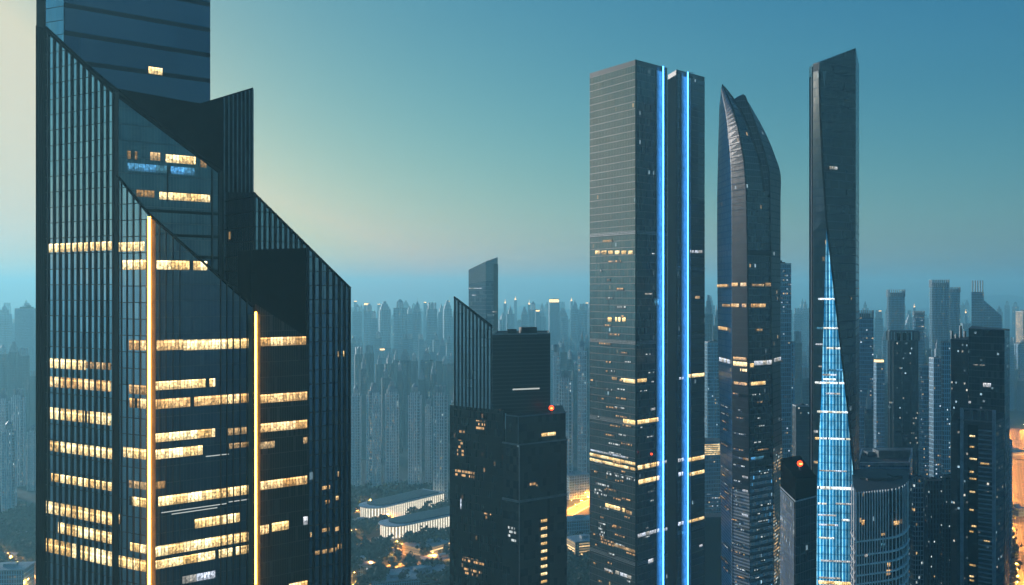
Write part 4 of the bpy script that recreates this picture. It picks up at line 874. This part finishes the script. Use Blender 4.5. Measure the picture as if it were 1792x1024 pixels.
while x < 1830:
    x += random.uniform(7, 15)
    if 70 < x < 612 or 1038 < x < 1228 or 1262 < x < 1362 or 1425 < x < 1492: continue
    far.append((x, random.uniform(3900, 5600), random.uniform(7, 13), random.uniform(529, 562)))
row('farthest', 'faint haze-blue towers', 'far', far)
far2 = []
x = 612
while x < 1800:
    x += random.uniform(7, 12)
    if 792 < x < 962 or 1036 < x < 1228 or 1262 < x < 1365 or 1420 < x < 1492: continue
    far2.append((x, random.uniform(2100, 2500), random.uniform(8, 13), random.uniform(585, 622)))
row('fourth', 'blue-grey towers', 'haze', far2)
grp = {}
for rn, look, px, r in placed:
    for a, b, reg in REG:
        if a <= px <= b: grp.setdefault((rn, look, reg), []).append((px, r)); break
    else: grp.setdefault((rn, look, 'behind nearer towers'), []).append((px, r))
for (rn, look, reg), L in grp.items():
    L.sort(key=lambda t: t[0])
    for i, (px, r) in enumerate(L):
        pos = 'only one' if len(L) == 1 else ORD[i]+' from left'
        r['label'] = f'{pos} of {look}, {rn} row, {reg}'
        r['category'] = 'apartment tower' if rn in ('front', 'middle') else 'tower'
        r['group'] = f'{look} in the {rn} row'
rl = random.Random(9)
for i, (x, y, dd_, reg) in enumerate([(622, 528, 3900, 'first from left of'), (663, 533, 4100, 'second from left of'), (700, 527, 4300, 'third from left of'), (744, 530, 3800, 'fourth from left of'), (785, 528, 4400, 'fifth from left of'), (884, 531, 3900, 'sixth from left of'), (902, 525, 4300, 'seventh from left of'), (926, 533, 3700, 'eighth from left of'), (1000, 527, 4100, 'ninth from left of'), (1027, 531, 3800, 'tenth from left of'), (1540, 545, 3300, 'eleventh from left of'), (1600, 538, 3900, 'twelfth from left of'), (1690, 548, 3000, 'thirteenth from left of'), (1744, 552, 2800, 'fourteenth from left of')]):
    gen('office_tower', reg+' the small amber-topped towers along the horizon', 'tower', x-2.6, x+2.6, dd_, y, M['f_haze'], a=rl.uniform(-.3, .3), crown=rl.choice(['lit', 'lit', 'spirelit']), group='small amber-topped towers on the horizon')
# a few landmark far towers with lit crowns
for lab, x0, x1, d, y, cr in [('distant hazy tower with bright amber lit crown left of the blue-striped pair', 960, 979, 2600, 529, 'lit'), ('distant hazy tower with amber spire left of the centre', 636, 648, 3300, 534, 'lit'),
   ('distant hazy tower with small amber cap and thin spire at centre left', 726, 735, 3300, 533, 'spire'), ('pale hazy block with small lit sign near the left edge', 30, 64, 2400, 541, 'box'), ('amber-crowned mid-distance tower at centre left', 664, 674, 2300, 613, 'lit'), ('small amber-crowned tower left of the bright-crowned one', 937, 945, 2700, 545, 'lit')]:
    gen('office_tower', lab, 'skyscraper', x0, x1, d, y, M['f_haze'], a=.1, crown=cr)

# ================================================================== ground, roads, water, woods, lit halls
def struct(name, m, mat):
    o = m.build(name, mat); o['kind'] = 'structure'; return o
k = NT('city_ground'); b = k.n('BsdfPrincipled'); tc = k.n('TexCoord').outputs['Object']
n1 = k.noise(tc, .004, 6); n2 = k.noise(tc, .05, 5); vor = k.n('TexVoronoi'); k.put(vor.inputs['Vector'], tc); vor.inputs['Scale'].default_value = .03
c = k.mix(k.ramp(n1.outputs['Fac'], .45, .55), (.03, .045, .04), (.07, .08, .085)); c = k.mix(k.ramp(n2.outputs['Fac'], .4, .62), c, (.02, .03, .025))
k.put(b.inputs['Base Color'], c); b.inputs['Roughness'].default_value = .85; M['ground'] = k.fin(b.outputs[0])
m = MB(); m.quad((-9000, -500, 0), (9000, -500, 0), (9000, 11500, 0), (-9000, 11500, 0)); struct('ground', m, M['ground'])
k = NT('asphalt'); b = k.n('BsdfPrincipled'); uv = k.n('UVMap').outputs[0]; sp = k.n('SeparateXYZ'); k.put(sp.inputs[0], uv)
ln = k.math('LESS_THAN', k.math('ABSOLUTE', k.math('SUBTRACT', k.math('FRACT', k.math('DIVIDE', sp.outputs[0], 3.6)), .5)), .025)
nz = k.noise(k.n('TexCoord').outputs['Object'], .3, 5)
k.put(b.inputs['Base Color'], k.mix(ln, k.mix(nz.outputs['Fac'], (.06, .06, .06), (.10, .098, .095)), (.6, .6, .58))); b.inputs['Roughness'].default_value = .7; M['asphalt'] = k.fin(b.outputs[0])
def road(name, pts, w, z=.02):
    m = MB(); n = len(pts); V_ = [Vector(p) for p in pts]; off_ = []
    for i in range(n):
        t = (V_[min(i+1, n-1)]-V_[max(i-1, 0)]).normalized(); off_.append(Vector((t.y, -t.x))*w/2)
    L = 0
    for i in range(n-1):
        l = (V_[i+1]-V_[i]).length; a, b = V_[i], V_[i+1]
        m.quad((*(a-off_[i]), z), (*(a+off_[i]), z), (*(b+off_[i+1]), z), (*(b-off_[i+1]), z), ((0, L), (w, L), (w, L+l), (0, L+l))); L += l
        for s in (-1, 1):
            p = a+off_[i]*s; q = b+off_[i+1]*s; e = off_[i].normalized()*s*1.5; e2 = off_[i+1].normalized()*s*1.5
            m.prism([tuple(p), tuple(q), tuple(q+e2), tuple(p+e)], 0, .14, m=1)
    o = m.build(name, [M['asphalt'], M['white']]); o['kind'] = 'structure'; return V_
def gp(px, py): return tuple(G(px, gd(py)))
hw = [gp(1828, 1100), gp(1816, 1024), gp(1799, 930), gp(1790, 870), gp(1785, 830), gp(1782, 795), gp(1779, 765), gp(1775, 750)]
road('highway', hw, 32)
st1 = [gp(560, 905), gp(618, 893), gp(650, 888), gp(672, 900), gp(700, 925), gp(760, 935), gp(800, 940)]
road('street', st1, 9, .03)
st2 = [gp(-20, 970), gp(20, 985), gp(45, 1005), gp(66, 1040)]; road('street', st2, 10, .03)
st3 = [gp(985, 905), gp(1010, 890), gp(1030, 880), gp(1060, 868)]; road('street', st3, 14, .03)
st4 = [gp(1490, 800), gp(1520, 792), gp(1545, 780), gp(1560, 764)]; road('street', st4, 20, .03)
# street lamps
M['lampglow'] = M['sodium']
def lamp_proto():
    t = thing('street_lamp', 'x', 'street lamp', (0, 0, 0))
    m = MB(); m.tube((0, 0, 0), (0, 0, 10), .16, 6, .1); m.tube((0, 0, 10), (1.8, 0, 10.6), .09, 5); m.build('pole', M['steel'], t)
    m = MB(); m.box(1.9, 0, 10.45, 10.7, 1.6, .8); i = len(m.v); m.quad((1.1, -.4, 10.44), (1.1, .4, 10.44), (2.7, .4, 10.44), (2.7, -.4, 10.44), m=1); m.ball((1.9, 0, 10.9), .45, m=2); m.build('lamp_head', [M['steel'], M['sodium'], M['amber']], t); return t
L0 = None
def lamps(pts, step, offs, label, group, rot=0):
    global L0
    V_ = [Vector(p) for p in pts]; acc = 0; out_ = []
    for a, b in zip(V_, V_[1:]):
        l = (b-a).length; t = (b-a)/l; nn = Vector((t.y, -t.x))
        while acc < l:
            for s in (-1, 1) if offs > 0 else (1,):
                p = a+t*acc+nn*s*abs(offs)
                if L0 is None: L0 = lamp_proto(); o = L0
                else:
                    o = L0.copy(); link(o)
                    for ch in [c for c in bpy.data.objects if c.parent == L0]:
                        c = ch.copy(); link(c); c.parent = o
                o.location = (*p, 0); o.rotation_euler = (0, 0, math.atan2(-s*nn.y, -s*nn.x)); o['label'] = label; o['group'] = group; out_.append(o)
            acc += step
        acc -= l
lamps(hw[0:], 21, 17.5, 'amber street lamp beside the glowing highway at the right edge', 'lamps along the highway')
lamps(st1, 26, -6.5, 'amber street lamp on the street to the lit long halls', 'lamps on the street by the long halls')
lamps(st2, 22, -7, 'amber street lamp on the street in the lower left corner', 'lamps in the lower left corner')
lamps(st3, 22, 8, 'amber street lamp on the street right of the slanted black tower', 'lamps right of the slanted black tower')
st5 = [gp(800, 1000), gp(740, 985), gp(690, 990), gp(640, 1012), gp(612, 1040)]; road('street', st5, 8, .03)
st6 = [gp(618, 945), gp(660, 950), gp(720, 972), gp(800, 962)]; road('street', st6, 7, .03)
lamps(st5, 34, -6, 'amber street lamp on the street at the bottom left of the slanted black tower', 'lamps on the bottom street')
lamps(st6, 70, -5.5, 'amber street lamp among the trees in front of the lit long halls', 'lamps in front of the long halls')
lamps(st4, 26, 11, 'amber street lamp behind the flat-roofed hall, lower right', 'lamps behind the flat-roofed hall')
# long lit halls
k = NT('lit_colonnade'); uv = k.n('UVMap').outputs[0]; sp = k.n('SeparateXYZ'); k.put(sp.inputs[0], uv)
cf = k.math('LESS_THAN', k.math('FRACT', k.math('DIVIDE', sp.outputs[0], 3.4)), .35); nz = k.noise(k.comb(sp.outputs[0], sp.outputs[1]), .5, 4)
b = k.n('BsdfPrincipled'); k.put(b.inputs['Base Color'], (.5, .48, .42)); k.put(b.inputs['Emission Color'], k.mix(cf, (1, .70, .34), (1, .9, .7)))
k.put(b.inputs['Emission Strength'], k.math('MULTIPLY', k.math('MULTIPLY_ADD', cf, .85, .12), k.math('MULTIPLY_ADD', nz.outputs['Fac'], .8, .1))); M['colonnade'] = k.fin(b.outputs[0], True)
def hall(label, c0, c1, w, h, nm='long_hall'):
    a, b = Vector(c0), Vector(c1); t = (b-a).normalized(); n = Vector((t.y, -t.x)); fp = [a-n*w/2]
    for i in range(1, 8):
        an = math.pi*i/8; fp.append(a-n*w/2*math.cos(an)-t*w*.45*math.sin(an))
    fp += [a+n*w/2, b+n*w/2, b-n*w/2]
    o = thing(nm, label, 'hall', (*((a+b)/2), 0), 'long lit halls left of the slanted black tower')
    m = MB(); m.prism([tuple(p) for p in fp], 2, h, cap=False); m.build('lit_colonnade', M['colonnade'], o)
    m = MB(); m.prism([tuple(p) for p in fp], 0, 1.98, cap=True); m.build('base', M['white'], o)
    ce = (a+b)/2; out_ = [ce+(p-ce)*1.0+(p-ce).normalized()*2 for p in fp]
    m = MB(); m.prism([tuple(p) for p in out_], h+.02, h+1.2, bottom=True); m.build('roof', M['white'], o)
    inn = [ce+(p-ce)*.86 for p in fp]; m = MB(); m.prism([tuple(p) for p in inn], h+1.22, h+2.4); m.build('skylight', plain('teal_roof', (.06, .11, .13), .3, .3), o)
hall('back one of two long rounded halls with glowing white colonnade among trees', (-150, 1090), (-92, 1165), 34, 17)
hall('front one of two long rounded halls with glowing white colonnade among trees', (-118, 1005), (-40, 1085), 32, 17)
# steps glowing below the front hall
# low buildings on the ground
def low(label, px, py, w, dd, h, a, lit_=True, mat='f_navy', cat='low building'):
    p = G(px, gd(py)); t = thing('low_building', label, cat, (*p, 0))
    m = MB(); m.box(p.x, p.y, 0, h, w, dd, a, m=0, mt=1); m.build('wall', [M[mat], M['roof']], t)
    m = MB(); m.box(p.x, p.y, h+.01, h+1, w+1.5, dd+1.5, a, bottom=True); m.box(p.x+2, p.y+1, h+1, h+3.5, w*.3, dd*.3, a); m.build('roof', M['trim'], t)
fm('f_warm', (.1, .08, .05), (.35, .3, .22), fh=2.4, mw=30, lw=.35, mullw=.0, p=3, rough=.4, metal=0, st=2.6, col=WARM, col2=WARM, cellw=1)
low('long low blue-roofed building at the bottom, right of the nearest tower', 628, 1000, 22, 30, 9, .4)
low('wide pale-roofed building at the bottom edge left of the slanted black tower', 735, 1015, 50, 26, 8, .5)
low('small pale-roofed building behind the wide one near the slanted black tower', 770, 990, 30, 18, 7, .5)
low('white-framed glass block right of the slanted black tower', 1006, 870, 30, 22, 28, .5, mat='f_res')
low('amber louvred building at lower right foot of the slanted black tower', 1018, 985, 22, 22, 22, .35, mat='f_warm')
low('blue-grey low building above the amber louvred building', 1010, 930, 34, 22, 13, .3, mat='f_teal')
low('blue round-cornered building in the lower left corner', 14, 1030, 34, 24, 18, .1, mat='f_teal')
low('low dark building beside trees at the left edge', 20, 950, 30, 20, 8, .2)
low('low roof between trees left of centre bottom', 690, 950, 34, 14, 5, .6)
low('low stepped building with glowing amber floors in front of the lit long halls', 752, 962, 46, 30, 7, .9, mat='f_warm')
low('small blue-roofed pavilion among trees at the bottom, left of centre', 665, 972, 26, 16, 5, .2, mat='f_teal')
low('narrow low building with lit windows in the trees left of the lit halls', 628, 925, 26, 14, 8, .5, mat='f_warm')
low('broad grey low building on the bottom edge below the trees, left of centre', 690, 1030, 40, 22, 9, .3, mat='f_teal')
low('amber-lit market hall behind the flat-roofed hall, lower right', 1530, 786, 50, 40, 12, .2, mat='f_warm')
low('small amber-lit building at the foot of the towers right of the tallest tower', 1566, 772, 40, 30, 14, .2, mat='f_warm')
low('amber-lit low building beside the highway at the right edge', 1772, 800, 30, 30, 10, .2, mat='f_warm')
low('amber-lit low building at the left picture edge near the street', -2, 990, 26, 20, 8, .2, mat='f_warm')
low('small block near the highway at right', 1776, 900, 12, 20, 8, .4)
# woods: a dark mass of crowns nobody could count
k = NT('dark_foliage'); b = k.n('BsdfPrincipled'); nz = k.noise(k.n('TexCoord').outputs['Object'], .15, 5)
k.put(b.inputs['Base Color'], k.mix(k.ramp(nz.outputs['Fac'], .35, .65), (.012, .024, .014), (.035, .06, .03))); b.inputs['Roughness'].default_value = .8; M['leaf'] = k.fin(b.outputs[0])
m = MB(); rnd = random.Random(3)
def clump(x, y, r):
    h = rnd.uniform(7, 13)
    for _ in range(9):
        c = Vector((x+rnd.gauss(0, r*.5), y+rnd.gauss(0, r*.5), h+rnd.uniform(-3.5, 2.5)))
        for _ in range(5):
            d = Vector((rnd.gauss(0, 1), rnd.gauss(0, 1), rnd.gauss(0, 1))).normalized(); e = d.orthogonal().normalized()*rnd.uniform(.8, 1.7); g = d.cross(e).normalized()*rnd.uniform(.8, 1.7); p = c+d*r*.35
            m.quad(p-e-g, p+e-g*.6, p+e*.8+g, p-e*.7+g)
def inside(px, py): return True
for a, b, y0, y1, n_ in [(560, 800, 862, 1040, 1300), (-30, 70, 900, 1010, 420), (980, 1050, 960, 1040, 200), (1225, 1265, 860, 1000, 120), (1490, 1560, 760, 790, 60), (1755, 1776, 850, 1030, 160)]:
    for _ in range(n_):
        px = rnd.uniform(a, b); py = rnd.uniform(y0, y1); p = G(px, gd(py))
        def near(road_, w):
            for s, t in zip(road_, road_[1:]):
                s = Vector(s); t = Vector(t); u = max(0, min(1, (p-s).dot(t-s)/(t-s).length_squared))
                if (p-s-(t-s)*u).length < w: return True
            return False
        if near(hw, 17) or near(st1, 9) or near(st2, 9) or near(st3, 11) or near(st4, 14) or near(st5, 8) or near(st6, 8) or near([(-170, 1070), (-92, 1165)], 27) or near([(-135, 988), (-40, 1085)], 26): continue
        if 680 < px < 790 and py > 965 and rnd.random() < .8: continue
        clump(p.x, p.y, rnd.uniform(3.5, 6))
o = m.build('woodland', M['leaf']); o['kind'] = 'stuff'; o['label'] = 'dark tree canopy between the low buildings'; o['category'] = 'woodland'
# cars on the highway
def car_proto():
    t = thing('car', 'x', 'car', (0, 0, 0))
    m = MB(); prof = [(-2.2, .35), (2.2, .35), (2.25, .8), (1.2, .95), (.6, 1.45), (-1.1, 1.45), (-1.8, .95), (-2.25, .85)]
    for i in range(len(prof)):
        (x0, z0_), (x1, z1b) = prof[i], prof[(i+1) % len(prof)]; m.quad((x0, -.9, z0_), (x1, -.9, z1b), (x1, .9, z1b), (x0, .9, z0_))
    m.poly([(x, -.9, z) for x, z in prof]); m.poly([(x, .9, z) for x, z in prof][::-1]); m.build('body', plain('car_paint', (.2, .2, .21), .3), t)
    for x in (-1.4, 1.4):
        m = MB()
        for y in (-.9, .9): m.tube((x, y-.1, .34), (x, y+.1, .34), .34, 10)
        m.build('wheel', M['black'], t)
    for y in (-.6, .6):
        m = MB(); m.box(-2.28, y, .6, .85, .1, .4, bottom=True); m.build('tail_light', M['red'], t)
        m = MB(); m.box(2.28, y, .55, .78, .1, .4, bottom=True); m.build('headlight', M['amber'], t)
    return t
M['red'].cycles.emission_sampling = 'AUTO'
c0 = None
V_ = [Vector(p) for p in hw]; rc = random.Random(5)
for i in range(70):
    s = rc.randrange(1, len(V_)-1); t_ = (V_[s+1]-V_[s]); u = rc.random(); lane = rc.choice([-13, -9.4, -5.8, -2.2, 2.2, 5.8, 9.4, 13]); tn = t_.normalized()
    p = V_[s]+t_*u+Vector((tn.y, -tn.x))*lane
    if c0 is None: c0 = car_proto(); o = c0; 
    else:
        o = c0.copy(); link(o)
        for ch in [c for c in bpy.data.objects if c.parent == c0]: c = ch.copy(); link(c); c.parent = o
    o.location = (*p, .03); o.rotation_euler = (0, 0, math.atan2(tn.y, tn.x)+(math.pi if lane < 0 else 0))
    o['label'] = 'small car driving on the amber-lit highway at the right edge'; o['group'] = 'cars on the highway'
# low hills on the horizon
m = MB(); rh = random.Random(11); prev = None
for i in range(121):
    x = -8000+i*133; h = 70+60*math.sin(i*.21)+45*math.sin(i*.53+1)+rh.uniform(-12, 12)+(60 if x > 2500 else 0); cur_ = (x, h)
    if prev:
        m.quad((prev[0], 9000, 0), (x, 9000, 0), (x, 9800, h), (prev[0], 9800, prev[1])); m.quad((prev[0], 9800, prev[1]), (x, 9800, h), (x, 10800, 0), (prev[0], 10800, 0))
    prev = cur_
struct('hills', m, M['leaf'])

# ================================================================== air, sky, sun, camera
hz = MB(); hz.box(0, 5500, -1, 396, 17800, 12200, bottom=True)
hm = bpy.data.materials.new('haze_air'); hm.use_nodes = True; nt = hm.node_tree; nt.nodes.clear()
ou = nt.nodes.new('ShaderNodeOutputMaterial'); pv = nt.nodes.new('ShaderNodeVolumePrincipled')
pv.inputs['Color'].default_value = (.34, .83, 1.0, 1); pv.inputs['Density'].default_value = 2.4e-4; pv.inputs['Anisotropy'].default_value = .3
nt.links.new(pv.outputs[0], ou.inputs['Volume'])
o = hz.build('haze', hm); o['kind'] = 'stuff'; o.data.polygons.foreach_set('use_smooth', [False]*len(o.data.polygons))

AZ, EL = -47, 8     # sunset off the left edge of the frame
w = bpy.data.worlds.new('World'); sc.world = w; w.use_nodes = True; nt = w.node_tree; nt.nodes.clear()
sky = nt.nodes.new('ShaderNodeTexSky'); sky.sky_type = 'NISHITA'; sky.sun_disc = False
sky.sun_elevation = R(EL); sky.sun_rotation = R(AZ); sky.altitude = 0; sky.air_density = 1.0; sky.dust_density = 1.0; sky.ozone_density = 4.0
# film response of the picture: each channel of the real sky gets its own contrast
spc = nt.nodes.new('ShaderNodeSeparateColor'); cmb = nt.nodes.new('ShaderNodeCombineColor'); nt.links.new(sky.outputs[0], spc.inputs[0])
for ch, (pw, gain) in enumerate(((1.68, .152), (1.05, .242), (.52, .365))):
    a = nt.nodes.new('ShaderNodeMath'); a.operation = 'POWER'; nt.links.new(spc.outputs[ch], a.inputs[0]); a.inputs[1].default_value = pw
    b = nt.nodes.new('ShaderNodeMath'); b.operation = 'MULTIPLY'; nt.links.new(a.outputs[0], b.inputs[0]); b.inputs[1].default_value = gain
    c = nt.nodes.new('ShaderNodeMath'); c.operation = 'MINIMUM'; nt.links.new(b.outputs[0], c.inputs[0]); c.inputs[1].default_value = (1.28, 1.22, .95)[ch]
    nt.links.new(c.outputs[0], cmb.inputs[ch])
bg = nt.nodes.new('ShaderNodeBackground'); bg.inputs[1].default_value = .15; wo = nt.nodes.new('ShaderNodeOutputWorld')
nt.links.new(cmb.outputs[0], bg.inputs[0]); nt.links.new(bg.outputs[0], wo.inputs[0])
sl = bpy.data.lights.new('sun', 'SUN'); sl.energy = 1.15; sl.angle = R(1.0); sl.color = (.96, .88, .82)
so = bpy.data.objects.new('sun', sl); link(so)
dv = Vector((math.sin(R(AZ))*math.cos(R(EL)), math.cos(R(AZ))*math.cos(R(EL)), math.sin(R(EL))))
so.rotation_euler = dv.to_track_quat('Z', 'Y').to_euler(); so.location = (0, 0, 600)
cam = bpy.data.cameras.new('camera'); co = bpy.data.objects.new('camera', cam); link(co)
co.location = (0, 0, H); co.rotation_euler = (R(90), 0, 0); cam.sensor_width = 36; cam.lens = F/1792*36; cam.clip_start = 1; cam.clip_end = 30000
sc.camera = co
sc.view_settings.view_transform = 'Standard'; sc.view_settings.look = 'None'; sc.view_settings.exposure = 1.95; sc.view_settings.gamma = 1
cy = sc.cycles; cy.use_denoising = True; cy.max_bounces = 6; cy.diffuse_bounces = 2; cy.glossy_bounces = 3; cy.volume_bounces = 5; cy.transmission_bounces = 2
cy.sample_clamp_indirect = 4; cy.use_adaptive_sampling = True; cy.adaptive_threshold = .02; cy.use_light_tree = True
